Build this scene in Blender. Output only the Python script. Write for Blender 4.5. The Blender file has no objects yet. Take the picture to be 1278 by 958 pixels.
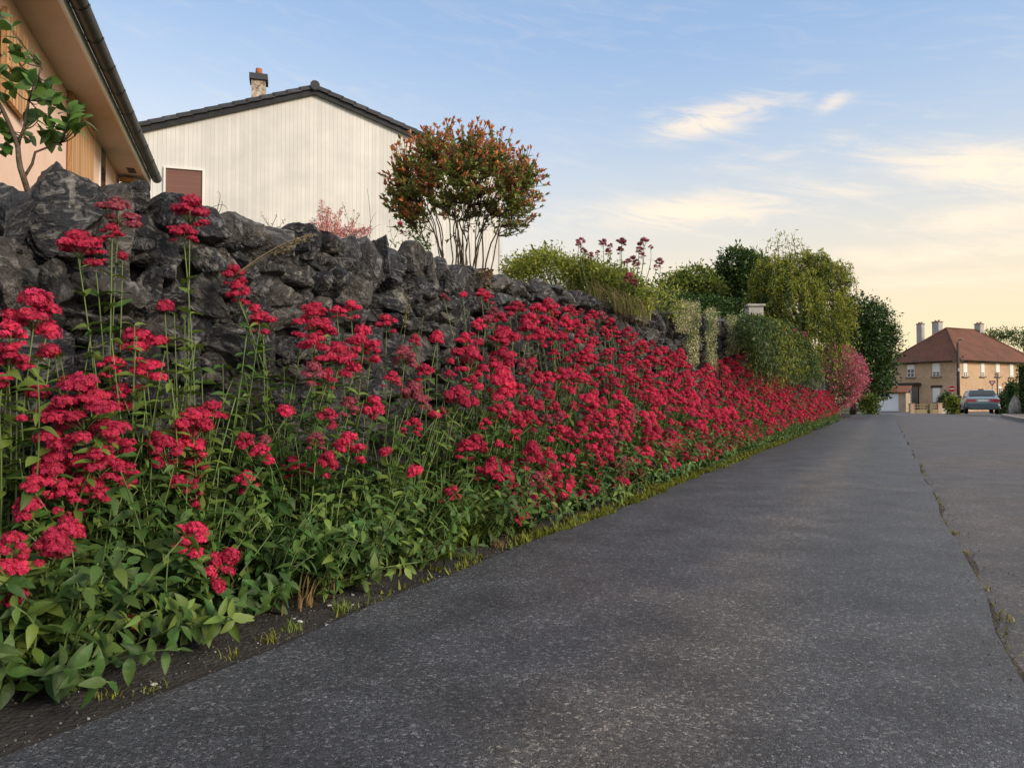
import bpy, math, random
import numpy as np
from mathutils import Vector, Matrix

random.seed(11)
R = np.random.default_rng(11)
S = bpy.context.scene
COL = S.collection

# ------------------------------------------------------------------ camera
EYE = 0.65
F = 923.0                       # focal length in pixels of the 1278 px wide frame
PITCH = math.atan(22.5 / F)
cam = bpy.data.cameras.new('camera')
cam.sensor_width = 36.0
cam.lens = 36.0 * F / 1278.0
cam.clip_start = 0.02
cam.clip_end = 3000
camo = bpy.data.objects.new('camera', cam)
camo.location = (0, 0, EYE)
camo.rotation_euler = (math.radians(90) + PITCH, 0, 0)
COL.objects.link(camo)
S.camera = camo

# ------------------------------------------------------------------ light settings
SUN_AZ, SUN_EL = math.radians(122), math.radians(24)     # azimuth clockwise from +Y
SUN_STRENGTH = 3.4
SKY_STRENGTH = 0.1
EXPOSURE = 0.26
S.view_settings.view_transform = 'Standard'
S.view_settings.look = 'None'
S.view_settings.gamma = 1.0
S.view_settings.exposure = EXPOSURE
S.view_settings.use_curve_mapping = False
S.render.engine = 'CYCLES'
S.cycles.max_bounces = 6
S.cycles.transparent_max_bounces = 4
S.cycles.use_denoising = True


def ray(px, py):
    dx, dy = (px - 639.0) / F, (479.0 - py) / F
    c, s = math.cos(PITCH), math.sin(PITCH)
    return np.array([dx, c - dy * s, s + dy * c])


def at(px, py, Y):
    d = ray(px, py)
    return np.array([0, 0, EYE]) + d * (Y / d[1])


def on_ground(px, py, z=0.0):
    d = ray(px, py)
    return np.array([0, 0, EYE]) + d * ((z - EYE) / d[2])


def on_plane(px, py, o, n):
    d = ray(px, py)
    c = np.array([0, 0, EYE])
    return c + d * (np.dot(np.array(o) - c, n) / np.dot(d, n))


def pixel_of(p):
    c, s = math.cos(PITCH), math.sin(PITCH)
    x, y, z = p[0], p[1], p[2] - EYE
    dep = y * c + z * s
    return 639 + F * x / dep, 479 - F * (-y * s + z * c) / dep


RA = math.atan((1107 - 639) / F)                # heading of the street
DS = np.array([math.sin(RA), math.cos(RA), 0])
DT = np.array([math.cos(RA), -math.sin(RA), 0])
UP = np.array([0, 0, 1.0])


def road(s, t, z=0.0):
    return DS * s + DT * t + UP * z


def st_of(p):
    return float(np.dot(p[:2], DS[:2])), float(np.dot(p[:2], DT[:2]))


def on_t(px, py, t):
    return on_plane(px, py, DT * t, DT)


# ------------------------------------------------------------------ world
def build_world():
    w = bpy.data.worlds.new('World')
    S.world = w
    w.use_nodes = True
    nt = w.node_tree
    nt.nodes.clear()
    L = nt.links.new

    def N(t, **k):
        n = nt.nodes.new(t)
        for a, b in k.items():
            setattr(n, a, b)
        return n

    def m(op, a, b=None, c=None, clamp=False):
        n = N('ShaderNodeMath', operation=op)
        n.use_clamp = clamp
        for i, v in enumerate((a, b, c)):
            if v is None:
                continue
            if isinstance(v, (int, float)):
                n.inputs[i].default_value = v
            else:
                L(v, n.inputs[i])
        return n.outputs[0]

    out = N('ShaderNodeOutputWorld')
    bg = N('ShaderNodeBackground')
    bg.inputs[1].default_value = SKY_STRENGTH
    L(bg.outputs[0], out.inputs[0])
    sky = N('ShaderNodeTexSky', sky_type='NISHITA')
    sky.sun_disc = False
    sky.sun_elevation = SUN_EL
    sky.sun_rotation = SUN_AZ
    tc = N('ShaderNodeTexCoord')
    sep = N('ShaderNodeSeparateXYZ')
    L(tc.outputs['Generated'], sep.inputs[0])
    x, y, z = sep.outputs
    el = m('ARCSINE', z)
    az = m('ARCTAN2', x, y)
    # evening gradient by elevation; pale overhead stops added to light the ground
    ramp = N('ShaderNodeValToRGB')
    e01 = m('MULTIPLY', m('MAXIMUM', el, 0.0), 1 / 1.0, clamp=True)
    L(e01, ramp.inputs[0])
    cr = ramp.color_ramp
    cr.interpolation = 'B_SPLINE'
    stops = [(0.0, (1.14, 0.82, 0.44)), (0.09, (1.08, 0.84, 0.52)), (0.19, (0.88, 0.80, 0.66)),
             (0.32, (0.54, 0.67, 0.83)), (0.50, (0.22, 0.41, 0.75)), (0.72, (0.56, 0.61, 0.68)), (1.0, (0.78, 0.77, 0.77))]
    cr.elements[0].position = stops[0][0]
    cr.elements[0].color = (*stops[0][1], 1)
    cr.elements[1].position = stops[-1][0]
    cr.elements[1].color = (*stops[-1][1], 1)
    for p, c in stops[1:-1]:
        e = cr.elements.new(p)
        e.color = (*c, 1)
    # paler towards the left of the view
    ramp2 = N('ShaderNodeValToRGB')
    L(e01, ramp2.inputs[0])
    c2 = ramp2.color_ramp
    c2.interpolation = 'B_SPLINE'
    st2 = [(0.0, (0.92, 0.86, 0.74)), (0.2, (0.90, 0.90, 0.90)), (0.36, (0.62, 0.76, 0.92)), (0.52, (0.23, 0.42, 0.77)), (0.74, (0.56, 0.61, 0.68)), (1.0, (0.78, 0.77, 0.77))]  # overhead stops brightened here too, as added fill for the ground
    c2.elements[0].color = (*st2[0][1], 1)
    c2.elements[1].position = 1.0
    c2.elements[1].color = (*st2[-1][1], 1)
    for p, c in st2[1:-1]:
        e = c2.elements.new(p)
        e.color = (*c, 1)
    mixlr = N('ShaderNodeMixRGB')
    mr = N('ShaderNodeMapRange', interpolation_type='SMOOTHSTEP')
    L(az, mr.inputs[0])
    mr.inputs[1].default_value = -0.55
    mr.inputs[2].default_value = 0.25
    L(mr.outputs[0], mixlr.inputs[0])
    L(ramp2.outputs[0], mixlr.inputs[1])
    L(ramp.outputs[0], mixlr.inputs[2])
    # clouds in azimuth / elevation
    comb = N('ShaderNodeCombineXYZ')
    L(m('ADD', m('MULTIPLY', az, 3.2), m('MULTIPLY', el, 2.0)), comb.inputs[0])
    L(m('ADD', m('MULTIPLY', el, 15.0), m('MULTIPLY', az, 2.4)), comb.inputs[1])
    no = N('ShaderNodeTexNoise')
    no.inputs['Scale'].default_value = 2.9
    no.inputs['Detail'].default_value = 9
    no.inputs['Roughness'].default_value = 0.68
    no.inputs['Distortion'].default_value = 0.7
    L(comb.outputs[0], no.inputs['Vector'])
    n1 = no.outputs['Fac']
    blobs = None
    for (px, py, wx, wy, amp, tilt) in [(885, 150, 85, 20, 1.0, .12), (870, 264, 150, 22, 1.0, .03), (1240, 212, 120, 26, 1.1, -.25),
                                        (1260, 268, 110, 18, .8, 0), (1150, 318, 260, 16, .7, 0), (1040, 128, 20, 11, .7, .3),
                                        (1090, 356, 300, 10, .6, 0), (935, 243, 45, 9, .8, -.2), (1050, 236, 60, 12, .6, -.1),
                                        (1010, 185, 150, 14, .35, .1), (700, 285, 150, 14, .3, 0)]:
        d = ray(px, py)
        a0, e0 = math.atan2(d[0], d[1]), math.atan2(d[2], math.hypot(d[0], d[1]))
        sa, se = wx / F, wy / F
        da = m('SUBTRACT', az, a0)
        de = m('SUBTRACT', m('SUBTRACT', el, e0), m('MULTIPLY', da, tilt))
        q = m('ADD', m('POWER', m('ABSOLUTE', m('DIVIDE', da, sa)), 2.0), m('POWER', m('ABSOLUTE', m('DIVIDE', de, se)), 2.0))
        g = m('MULTIPLY', m('POWER', 2.718, m('MULTIPLY', q, -1.0)), amp)
        blobs = g if blobs is None else m('MAXIMUM', blobs, g)
    v = m('ADD', m('MULTIPLY', blobs, 0.30), n1)
    mrc = N('ShaderNodeMapRange', interpolation_type='SMOOTHSTEP')
    L(v, mrc.inputs[0])
    mrc.inputs[1].default_value = 0.47
    mrc.inputs[2].default_value = 0.86
    fac = m('MULTIPLY', m('MULTIPLY', mrc.outputs[0], 0.80), m('ADD', m('MULTIPLY', blobs, .78), .24), clamp=True)
    mixc = N('ShaderNodeMixRGB')
    L(fac, mixc.inputs[0])
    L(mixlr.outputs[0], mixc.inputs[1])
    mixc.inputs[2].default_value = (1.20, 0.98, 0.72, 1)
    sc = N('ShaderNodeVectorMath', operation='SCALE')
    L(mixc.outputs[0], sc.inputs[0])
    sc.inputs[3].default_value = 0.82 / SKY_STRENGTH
    sc2 = N('ShaderNodeVectorMath', operation='SCALE')
    L(sky.outputs[0], sc2.inputs[0])
    sc2.inputs[3].default_value = 0.12
    ad = N('ShaderNodeVectorMath', operation='ADD')
    L(sc.outputs[0], ad.inputs[0])
    L(sc2.outputs[0], ad.inputs[1])
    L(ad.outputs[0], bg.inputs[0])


build_world()
sl = bpy.data.lights.new('sun', 'SUN')
sl.energy = SUN_STRENGTH
sl.angle = math.radians(20)
sl.color = (1.0, 0.86, 0.70)
so = bpy.data.objects.new('sun', sl)
sdir = Vector((math.sin(SUN_AZ) * math.cos(SUN_EL), math.cos(SUN_AZ) * math.cos(SUN_EL), math.sin(SUN_EL)))
so.rotation_euler = (-sdir).to_track_quat('-Z', 'Y').to_euler()
so.location = (30, -20, 40)
COL.objects.link(so)


# ------------------------------------------------------------------ mesh helpers
class MB:
    """collects shapes and links them as one mesh object"""

    def __init__(self):
        self.v, self.f, self.n = [], [], 0

    def add(self, v, f, mat=0, smooth=False):
        v = np.asarray(v, float).reshape(-1, 3)
        groups = {}
        if isinstance(f, np.ndarray):
            groups[f.shape[1]] = f
        else:
            for q in f:
                groups.setdefault(len(q), []).append(q)
        for k, a in groups.items():
            a = np.asarray(a, np.int64)
            self.f.append((a + self.n, mat, smooth))
        self.v.append(v)
        self.n += len(v)

    def mesh(self, name, mats):
        me = bpy.data.meshes.new(name)
        V = np.concatenate(self.v) if self.v else np.zeros((0, 3))
        me.vertices.add(len(V))
        me.vertices.foreach_set('co', V.astype(np.float32).ravel())
        loops = np.concatenate([a.ravel() for a, _, _ in self.f])
        sizes = np.concatenate([np.full(len(a), a.shape[1]) for a, _, _ in self.f])
        mi = np.concatenate([np.full(len(a), m) for a, m, _ in self.f])
        sm = np.concatenate([np.full(len(a), s) for a, _, s in self.f])
        me.loops.add(len(loops))
        me.loops.foreach_set('vertex_index', loops.astype(np.int32))
        me.polygons.add(len(sizes))
        starts = np.concatenate([[0], np.cumsum(sizes)[:-1]])
        me.polygons.foreach_set('loop_start', starts.astype(np.int32))
        me.polygons.foreach_set('material_index', mi.astype(np.int32))
        me.polygons.foreach_set('use_smooth', sm.astype(bool))
        me.update(calc_edges=True)
        for q in (mats if isinstance(mats, (list, tuple)) else [mats]):
            me.materials.append(q)
        return me

    def build(self, name, mats, parent=None, loc=None, origin=None):
        """origin: world point that becomes the object's own origin"""
        if origin is not None:
            o3 = np.asarray(origin, float)
            self.v = [a - o3 for a in self.v]
        ob = bpy.data.objects.new(name, self.mesh(name, mats))
        COL.objects.link(ob)
        if origin is not None:
            ob.location = tuple(origin)
        if parent is not None:
            ob.parent = parent
            if origin is not None:
                ob.location = Vector(tuple(origin)) - parent.location
        if loc is not None:
            ob.location = loc
        return ob

    # shapes -----------------------------------------------------------
    def obox(self, o, ex, ey, ez, x0, x1, y0, y1, z0, z1, mat=0):
        o, ex, ey, ez = (np.asarray(q, float) for q in (o, ex, ey, ez))
        v = [o + ex * x + ey * y + ez * z for z in (z0, z1) for y in (y0, y1) for x in (x0, x1)]
        f = np.array([[0, 2, 3, 1], [4, 5, 7, 6], [0, 1, 5, 4], [2, 6, 7, 3], [0, 4, 6, 2], [1, 3, 7, 5]])
        self.add(v, f, mat)

    def box(self, x0, x1, y0, y1, z0, z1, mat=0):
        self.obox((0, 0, 0), (1, 0, 0), (0, 1, 0), (0, 0, 1), x0, x1, y0, y1, z0, z1, mat)

    def tube(self, pts, rad, sides=6, mat=0, smooth=True, cap=True):
        pts = np.asarray(pts, float)
        n = len(pts)
        rad = np.broadcast_to(np.asarray(rad, float), (n,))
        tan = np.gradient(pts, axis=0)
        tan /= np.linalg.norm(tan, axis=1)[:, None] + 1e-9
        a = np.array([0.31, 0.2, 0.93]) if abs(tan[0][2]) < .9 else np.array([1.0, 0.1, 0])
        u = np.cross(tan, a)
        u /= np.linalg.norm(u, axis=1)[:, None] + 1e-9
        w = np.cross(tan, u)
        ang = np.arange(sides) * 2 * math.pi / sides
        v = (pts[:, None, :] + rad[:, None, None] * (np.cos(ang)[None, :, None] * u[:, None, :] + np.sin(ang)[None, :, None] * w[:, None, :])).reshape(-1, 3)
        i = np.arange(n - 1)[:, None] * sides
        j = np.arange(sides)[None, :]
        k = (j + 1) % sides
        f = np.stack([i + j, i + k, i + sides + k, i + sides + j], -1).reshape(-1, 4)
        self.add(v, f, mat, smooth)
        if cap and sides >= 3:
            self.f.append((np.array([list(range(sides))[::-1]]) + self.n - n * sides, mat, False))
            self.f.append((np.array([list(range((n - 1) * sides, n * sides))]) + self.n - n * sides, mat, False))

    def inst(self, tv, tf, mats, locs, mat=0, smooth=False):
        """many copies of one small template; mats (N,3,3) columns = local axes"""
        N = len(locs)
        if N == 0:
            return
        v = np.einsum('nij,kj->nki', mats, tv) + np.asarray(locs)[:, None, :]
        f = (tf[None] + (np.arange(N) * len(tv))[:, None, None]).reshape(-1, tf.shape[1])
        self.add(v.reshape(-1, 3), f, mat, smooth)


def tag(o, label=None, cat=None, group=None, kind=None):
    for k, v in (('label', label), ('category', cat), ('group', group), ('kind', kind)):
        if v:
            o[k] = v
    return o


def empty(name, loc, label=None, cat=None, group=None):
    o = bpy.data.objects.new(name, None)
    o.empty_display_size = 0.1
    o.location = tuple(loc)
    COL.objects.link(o)
    return tag(o, label, cat, group)


def norm(a):
    a = np.asarray(a, float)
    return a / (np.linalg.norm(a, axis=-1, keepdims=True) + 1e-12)


def frames(dirs, ups, roll=None):
    """local Y = dir, local Z close to up, local X = width"""
    y = norm(dirs)
    x = norm(np.cross(y, ups))
    z = np.cross(x, y)
    if roll is not None:
        c, s = np.cos(roll)[:, None], np.sin(roll)[:, None]
        x, z = x * c + z * s, z * c - x * s
    return np.stack([x, y, z], -1)


# ------------------------------------------------------------------ materials
def mat(name, col, rough=0.7, spec=0.3, metal=0.0, noise=None, bump=None, island=0.0, objvar=0.0, transl=0.0, coat=0.0, hue=.05):
    """noise = (scale, colour2, contrast lo, hi); bump = (scale, strength, detail)"""
    m = bpy.data.materials.new(name)
    m.use_nodes = True
    nt = m.node_tree
    L = nt.links.new
    b = nt.nodes['Principled BSDF']
    b.inputs['Roughness'].default_value = rough
    b.inputs['Specular IOR Level'].default_value = spec
    b.inputs['Metallic'].default_value = metal
    b.inputs['Coat Weight'].default_value = coat
    rgb = nt.nodes.new('ShaderNodeRGB')
    rgb.outputs[0].default_value = (*col, 1)
    cur = rgb.outputs[0]
    tc = nt.nodes.new('ShaderNodeTexCoord')
    for nz in (noise if isinstance(noise, list) else [noise] if noise else []):
        n = nt.nodes.new('ShaderNodeTexNoise')
        n.inputs['Scale'].default_value = nz[0]
        n.inputs['Detail'].default_value = 6
        n.inputs['Roughness'].default_value = 0.6
        L(tc.outputs['Object'], n.inputs['Vector'])
        mr = nt.nodes.new('ShaderNodeMapRange')
        mr.inputs[1].default_value, mr.inputs[2].default_value = nz[2], nz[3]
        L(n.outputs['Fac'], mr.inputs[0])
        mx = nt.nodes.new('ShaderNodeMixRGB')
        L(mr.outputs[0], mx.inputs[0])
        L(cur, mx.inputs[1])
        mx.inputs[2].default_value = (*nz[1], 1)
        cur = mx.outputs[0]
    if island or objvar:
        hs = nt.nodes.new('ShaderNodeHueSaturation')
        L(cur, hs.inputs['Color'])
        acc = None
        if island:
            g = nt.nodes.new('ShaderNodeNewGeometry')
            mr = nt.nodes.new('ShaderNodeMapRange')
            mr.inputs[3].default_value, mr.inputs[4].default_value = 1 - island, 1 + island
            L(g.outputs['Random Per Island'], mr.inputs[0])
            acc = mr.outputs[0]
            mh = nt.nodes.new('ShaderNodeMapRange')
            w = nt.nodes.new('ShaderNodeTexWhiteNoise')
            w.noise_dimensions = '1D'
            L(g.outputs['Random Per Island'], w.inputs['W'])
            mh.inputs[3].default_value, mh.inputs[4].default_value = 0.5 - island * hue, 0.5 + island * hue
            L(w.outputs['Value'], mh.inputs[0])
            L(mh.outputs[0], hs.inputs['Hue'])
        if objvar:
            oi = nt.nodes.new('ShaderNodeObjectInfo')
            mr = nt.nodes.new('ShaderNodeMapRange')
            mr.inputs[3].default_value, mr.inputs[4].default_value = 1 - objvar, 1 + objvar
            L(oi.outputs['Random'], mr.inputs[0])
            if acc is None:
                acc = mr.outputs[0]
            else:
                mm = nt.nodes.new('ShaderNodeMath')
                mm.operation = 'MULTIPLY'
                L(acc, mm.inputs[0])
                L(mr.outputs[0], mm.inputs[1])
                acc = mm.outputs[0]
        L(acc, hs.inputs['Value'])
        cur = hs.outputs[0]
    L(cur, b.inputs['Base Color'])
    if bump:
        n = nt.nodes.new('ShaderNodeTexNoise')
        n.inputs['Scale'].default_value = bump[0]
        n.inputs['Detail'].default_value = bump[2] if len(bump) > 2 else 5
        L(tc.outputs['Object'], n.inputs['Vector'])
        bp = nt.nodes.new('ShaderNodeBump')
        bp.inputs['Strength'].default_value = bump[1]
        bp.inputs['Distance'].default_value = 0.02
        L(n.outputs['Fac'], bp.inputs['Height'])
        L(bp.outputs[0], b.inputs['Normal'])
    if transl:
        t = nt.nodes.new('ShaderNodeBsdfTranslucent')
        L(cur, t.inputs['Color'])
        ms = nt.nodes.new('ShaderNodeMixShader')
        ms.inputs[0].default_value = transl
        L(b.outputs[0], ms.inputs[1])
        L(t.outputs[0], ms.inputs[2])
        L(ms.outputs[0], nt.nodes['Material Output'].inputs['Surface'])
    return m


def graph(m):
    nt = m.node_tree
    return nt, nt.links.new, nt.nodes['Principled BSDF']


def big2_out(nt, tc):
    n = nt.nodes.new('ShaderNodeTexNoise')
    n.inputs['Scale'].default_value = 1.1
    n.inputs['Detail'].default_value = 7
    n.inputs['Roughness'].default_value = .65
    nt.links.new(tc.outputs['Object'], n.inputs['Vector'])
    return n.outputs['Fac']


def asphalt(name, base, grain, patch, gsize, rough=0.62, wear=None):
    m = bpy.data.materials.new(name)
    m.use_nodes = True
    nt, L, b = graph(m)
    N = nt.nodes.new
    tc = N('ShaderNodeTexCoord')
    vo = N('ShaderNodeTexVoronoi')
    vo.inputs['Scale'].default_value = gsize
    vo.inputs['Randomness'].default_value = 1
    wob = N('ShaderNodeTexNoise')
    wob.inputs['Scale'].default_value = gsize * .7
    L(tc.outputs['Object'], wob.inputs['Vector'])
    wm = N('ShaderNodeMixRGB')
    wm.blend_type = 'LINEAR_LIGHT'
    wm.inputs[0].default_value = 0.012
    L(tc.outputs['Object'], wm.inputs[1])
    L(wob.outputs['Color'], wm.inputs[2])
    L(wm.outputs[0], vo.inputs['Vector'])
    sp = N('ShaderNodeSeparateColor')
    L(vo.outputs['Color'], sp.inputs[0])
    cr = N('ShaderNodeValToRGB')
    L(sp.outputs[0], cr.inputs[0])
    e = cr.color_ramp
    e.interpolation = 'LINEAR'
    e.elements[0].color = (*[c * .45 for c in base], 1)
    e.elements[1].color = (*grain, 1)
    for p, k in ((.35, .8), (.7, 1.15), (.88, 1.7)):
        q = e.elements.new(p)
        q.color = (*[c * k for c in base], 1)
    big = N('ShaderNodeTexNoise')
    big.inputs['Scale'].default_value = 0.55
    big.inputs['Detail'].default_value = 7
    big.inputs['Roughness'].default_value = .65
    L(tc.outputs['Object'], big.inputs['Vector'])
    mr = N('ShaderNodeMapRange')
    mr.inputs[1].default_value, mr.inputs[2].default_value = .46, .62
    L(big.outputs['Fac'], mr.inputs[0])
    mx = N('ShaderNodeMixRGB')
    mx.blend_type = 'MULTIPLY'
    L(mr.outputs[0], mx.inputs[0])
    L(cr.outputs[0], mx.inputs[1])
    mx.inputs[2].default_value = (*patch, 1)
    big2 = N('ShaderNodeTexNoise')
    big2.inputs['Scale'].default_value = 3.5
    big2.inputs['Detail'].default_value = 8
    L(tc.outputs['Object'], big2.inputs['Vector'])
    mr2 = N('ShaderNodeMapRange')
    mr2.inputs[1].default_value, mr2.inputs[2].default_value = .3, .7
    mr2.inputs[3].default_value, mr2.inputs[4].default_value = .62, 1.38
    L(big2.outputs['Fac'], mr2.inputs[0])
    worn = mx.outputs[0]
    if wear:                     # band polished pale and dusty by feet and wheels, along the street
        dt = N('ShaderNodeVectorMath')
        dt.operation = 'DOT_PRODUCT'
        L(tc.outputs['Object'], dt.inputs[0])
        dt.inputs[1].default_value = tuple(DT)
        wn = N('ShaderNodeMath')
        wn.operation = 'MULTIPLY_ADD'
        L(big2_out(nt, tc), wn.inputs[0])
        wn.inputs[1].default_value = .7
        L(dt.outputs['Value'], wn.inputs[2])
        sb = N('ShaderNodeMath')
        sb.operation = 'SUBTRACT'
        L(wn.outputs[0], sb.inputs[0])
        sb.inputs[1].default_value = wear[0] + .35
        ab = N('ShaderNodeMath')
        ab.operation = 'ABSOLUTE'
        L(sb.outputs[0], ab.inputs[0])
        mw = N('ShaderNodeMapRange')
        mw.interpolation_type = 'SMOOTHSTEP'
        L(ab.outputs[0], mw.inputs[0])
        mw.inputs[1].default_value, mw.inputs[2].default_value = wear[1], 0.0
        mw.inputs[4].default_value = .8
        mxw = N('ShaderNodeMixRGB')
        mxw.blend_type = 'MULTIPLY'
        L(mw.outputs[0], mxw.inputs[0])
        L(worn, mxw.inputs[1])
        mxw.inputs[2].default_value = (1.75, 1.52, 1.2, 1)
        worn = mxw.outputs[0]
    hs = N('ShaderNodeHueSaturation')
    L(worn, hs.inputs['Color'])
    L(mr2.outputs[0], hs.inputs['Value'])
    L(hs.outputs[0], b.inputs['Base Color'])
    b.inputs['Roughness'].default_value = rough
    b.inputs['Specular IOR Level'].default_value = 0.5
    bp = N('ShaderNodeBump')
    bp.inputs['Strength'].default_value = 0.8
    bp.inputs['Distance'].default_value = 0.004
    ad = N('ShaderNodeMath')
    ad.operation = 'MULTIPLY_ADD'
    L(sp.outputs[1], ad.inputs[0])
    ad.inputs[1].default_value = .6
    inv = N('ShaderNodeMath')
    inv.operation = 'MULTIPLY'
    L(vo.outputs['Distance'], inv.inputs[0])
    inv.inputs[1].default_value = -1.0
    L(inv.outputs[0], ad.inputs[2])
    L(ad.outputs[0], bp.inputs['Height'])
    L(bp.outputs[0], b.inputs['Normal'])
    return m


def stone_mat():
    m = bpy.data.materials.new('basalt')
    m.use_nodes = True
    nt, L, b = graph(m)
    N = nt.nodes.new
    tc = N('ShaderNodeTexCoord')
    g = N('ShaderNodeNewGeometry')
    cr = N('ShaderNodeValToRGB')
    L(g.outputs['Random Per Island'], cr.inputs[0])
    e = cr.color_ramp
    e.elements[0].color = (.014, .015, .019, 1)
    e.elements[1].color = (.100, .092, .084, 1)
    for p, c in ((.3, (.019, .021, .027)), (.6, (.034, .033, .034)), (.85, (.062, .056, .050))):
        q = e.elements.new(p)
        q.color = (*c, 1)
    # streaks of a broken face, a direction of their own on each stone
    vr = N('ShaderNodeVectorRotate')
    vr.rotation_type = 'EULER_XYZ'
    L(tc.outputs['Object'], vr.inputs['Vector'])
    cx = N('ShaderNodeCombineXYZ')
    for i, k in enumerate((37.0, 91.0, 53.0)):
        q = N('ShaderNodeMath')
        q.operation = 'MULTIPLY'
        L(g.outputs['Random Per Island'], q.inputs[0])
        q.inputs[1].default_value = k
        L(q.outputs[0], cx.inputs[i])
    L(cx.outputs[0], vr.inputs['Rotation'])
    mp = N('ShaderNodeMapping')
    mp.inputs['Scale'].default_value = (13, 36, 22)
    L(vr.outputs[0], mp.inputs[0])
    ns = N('ShaderNodeTexNoise')
    ns.inputs['Scale'].default_value = 1.0
    ns.inputs['Detail'].default_value = 7
    ns.inputs['Roughness'].default_value = .65
    ns.inputs['Distortion'].default_value = .9
    L(mp.outputs[0], ns.inputs['Vector'])
    mr = N('ShaderNodeMapRange')
    mr.inputs[1].default_value, mr.inputs[2].default_value = .5, .70
    L(ns.outputs['Fac'], mr.inputs[0])
    mx = N('ShaderNodeMixRGB')
    L(mr.outputs[0], mx.inputs[0])
    L(cr.outputs[0], mx.inputs[1])
    mx.inputs[2].default_value = (.26, .25, .24, 1)
    # lichen
    ln = N('ShaderNodeTexNoise')
    ln.inputs['Scale'].default_value = 11
    ln.inputs['Detail'].default_value = 9
    ln.inputs['Roughness'].default_value = .7
    L(tc.outputs['Object'], ln.inputs['Vector'])
    m2 = N('ShaderNodeMapRange')
    m2.inputs[1].default_value, m2.inputs[2].default_value = .585, .66
    m2.inputs[4].default_value = .75
    L(ln.outputs['Fac'], m2.inputs[0])
    mx2 = N('ShaderNodeMixRGB')
    L(m2.outputs[0], mx2.inputs[0])
    L(mx.outputs[0], mx2.inputs[1])
    mx2.inputs[2].default_value = (.33, .315, .275, 1)
    # damp dark brown in places
    m3 = N('ShaderNodeMapRange')
    m3.inputs[1].default_value, m3.inputs[2].default_value = .42, .3
    L(ln.outputs['Fac'], m3.inputs[0])
    mx3 = N('ShaderNodeMixRGB')
    L(m3.outputs[0], mx3.inputs[0])
    L(mx2.outputs[0], mx3.inputs[1])
    mx3.inputs[2].default_value = (.022, .017, .013, 1)
    L(mx3.outputs[0], b.inputs['Base Color'])
    b.inputs['Roughness'].default_value = .55
    b.inputs['Specular IOR Level'].default_value = .45
    bn = N('ShaderNodeTexNoise')
    bn.inputs['Scale'].default_value = 55
    bn.inputs['Detail'].default_value = 6
    L(tc.outputs['Object'], bn.inputs['Vector'])
    ad = N('ShaderNodeMath')
    ad.operation = 'MULTIPLY_ADD'
    L(ns.outputs['Fac'], ad.inputs[0])
    ad.inputs[1].default_value = 1.6
    L(bn.outputs['Fac'], ad.inputs[2])
    bp = N('ShaderNodeBump')
    bp.inputs['Strength'].default_value = 1.0
    bp.inputs['Distance'].default_value = .022
    L(ad.outputs[0], bp.inputs['Height'])
    L(bp.outputs[0], b.inputs['Normal'])
    return m


def stripe_mat(name, col, groove, axis, pitch, var=.12, rough=.7, width=.06):
    """boards: grooves along one object axis, each board its own tone"""
    m = bpy.data.materials.new(name)
    m.use_nodes = True
    nt, L, b = graph(m)
    N = nt.nodes.new
    tc = N('ShaderNodeTexCoord')
    dt = N('ShaderNodeVectorMath')
    dt.operation = 'DOT_PRODUCT'
    L(tc.outputs['Object'], dt.inputs[0])
    dt.inputs[1].default_value = tuple(np.asarray(axis, float) / pitch)
    fr = N('ShaderNodeMath')
    fr.operation = 'FRACT'
    L(dt.outputs['Value'], fr.inputs[0])
    fl = N('ShaderNodeMath')
    fl.operation = 'FLOOR'
    L(dt.outputs['Value'], fl.inputs[0])
    wn = N('ShaderNodeTexWhiteNoise')
    wn.noise_dimensions = '1D'
    L(fl.outputs[0], wn.inputs['W'])
    mr = N('ShaderNodeMapRange')
    mr.inputs[3].default_value, mr.inputs[4].default_value = 1 - var, 1 + var
    L(wn.outputs['Value'], mr.inputs[0])
    no = N('ShaderNodeTexNoise')
    no.inputs['Scale'].default_value = 1.3
    no.inputs['Detail'].default_value = 8
    L(tc.outputs['Object'], no.inputs['Vector'])
    mr2 = N('ShaderNodeMapRange')
    mr2.inputs[1].default_value, mr2.inputs[2].default_value = .3, .7
    mr2.inputs[3].default_value, mr2.inputs[4].default_value = .88, 1.08
    L(no.outputs['Fac'], mr2.inputs[0])
    mu = N('ShaderNodeMath')
    mu.operation = 'MULTIPLY'
    L(mr.outputs[0], mu.inputs[0])
    L(mr2.outputs[0], mu.inputs[1])
    hs = N('ShaderNodeHueSaturation')
    hs.inputs['Color'].default_value = (*col, 1)
    L(mu.outputs[0], hs.inputs['Value'])
    lt = N('ShaderNodeMath')
    lt.operation = 'LESS_THAN'
    L(fr.outputs[0], lt.inputs[0])
    lt.inputs[1].default_value = width
    mx = N('ShaderNodeMixRGB')
    L(lt.outputs[0], mx.inputs[0])
    L(hs.outputs[0], mx.inputs[1])
    mx.inputs[2].default_value = (*groove, 1)
    L(mx.outputs[0], b.inputs['Base Color'])
    b.inputs['Roughness'].default_value = rough
    bp = N('ShaderNodeBump')
    bp.inputs['Strength'].default_value = .5
    bp.inputs['Distance'].default_value = .01
    bp.invert = True
    L(lt.outputs[0], bp.inputs['Height'])
    L(bp.outputs[0], b.inputs['Normal'])
    return m


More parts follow.
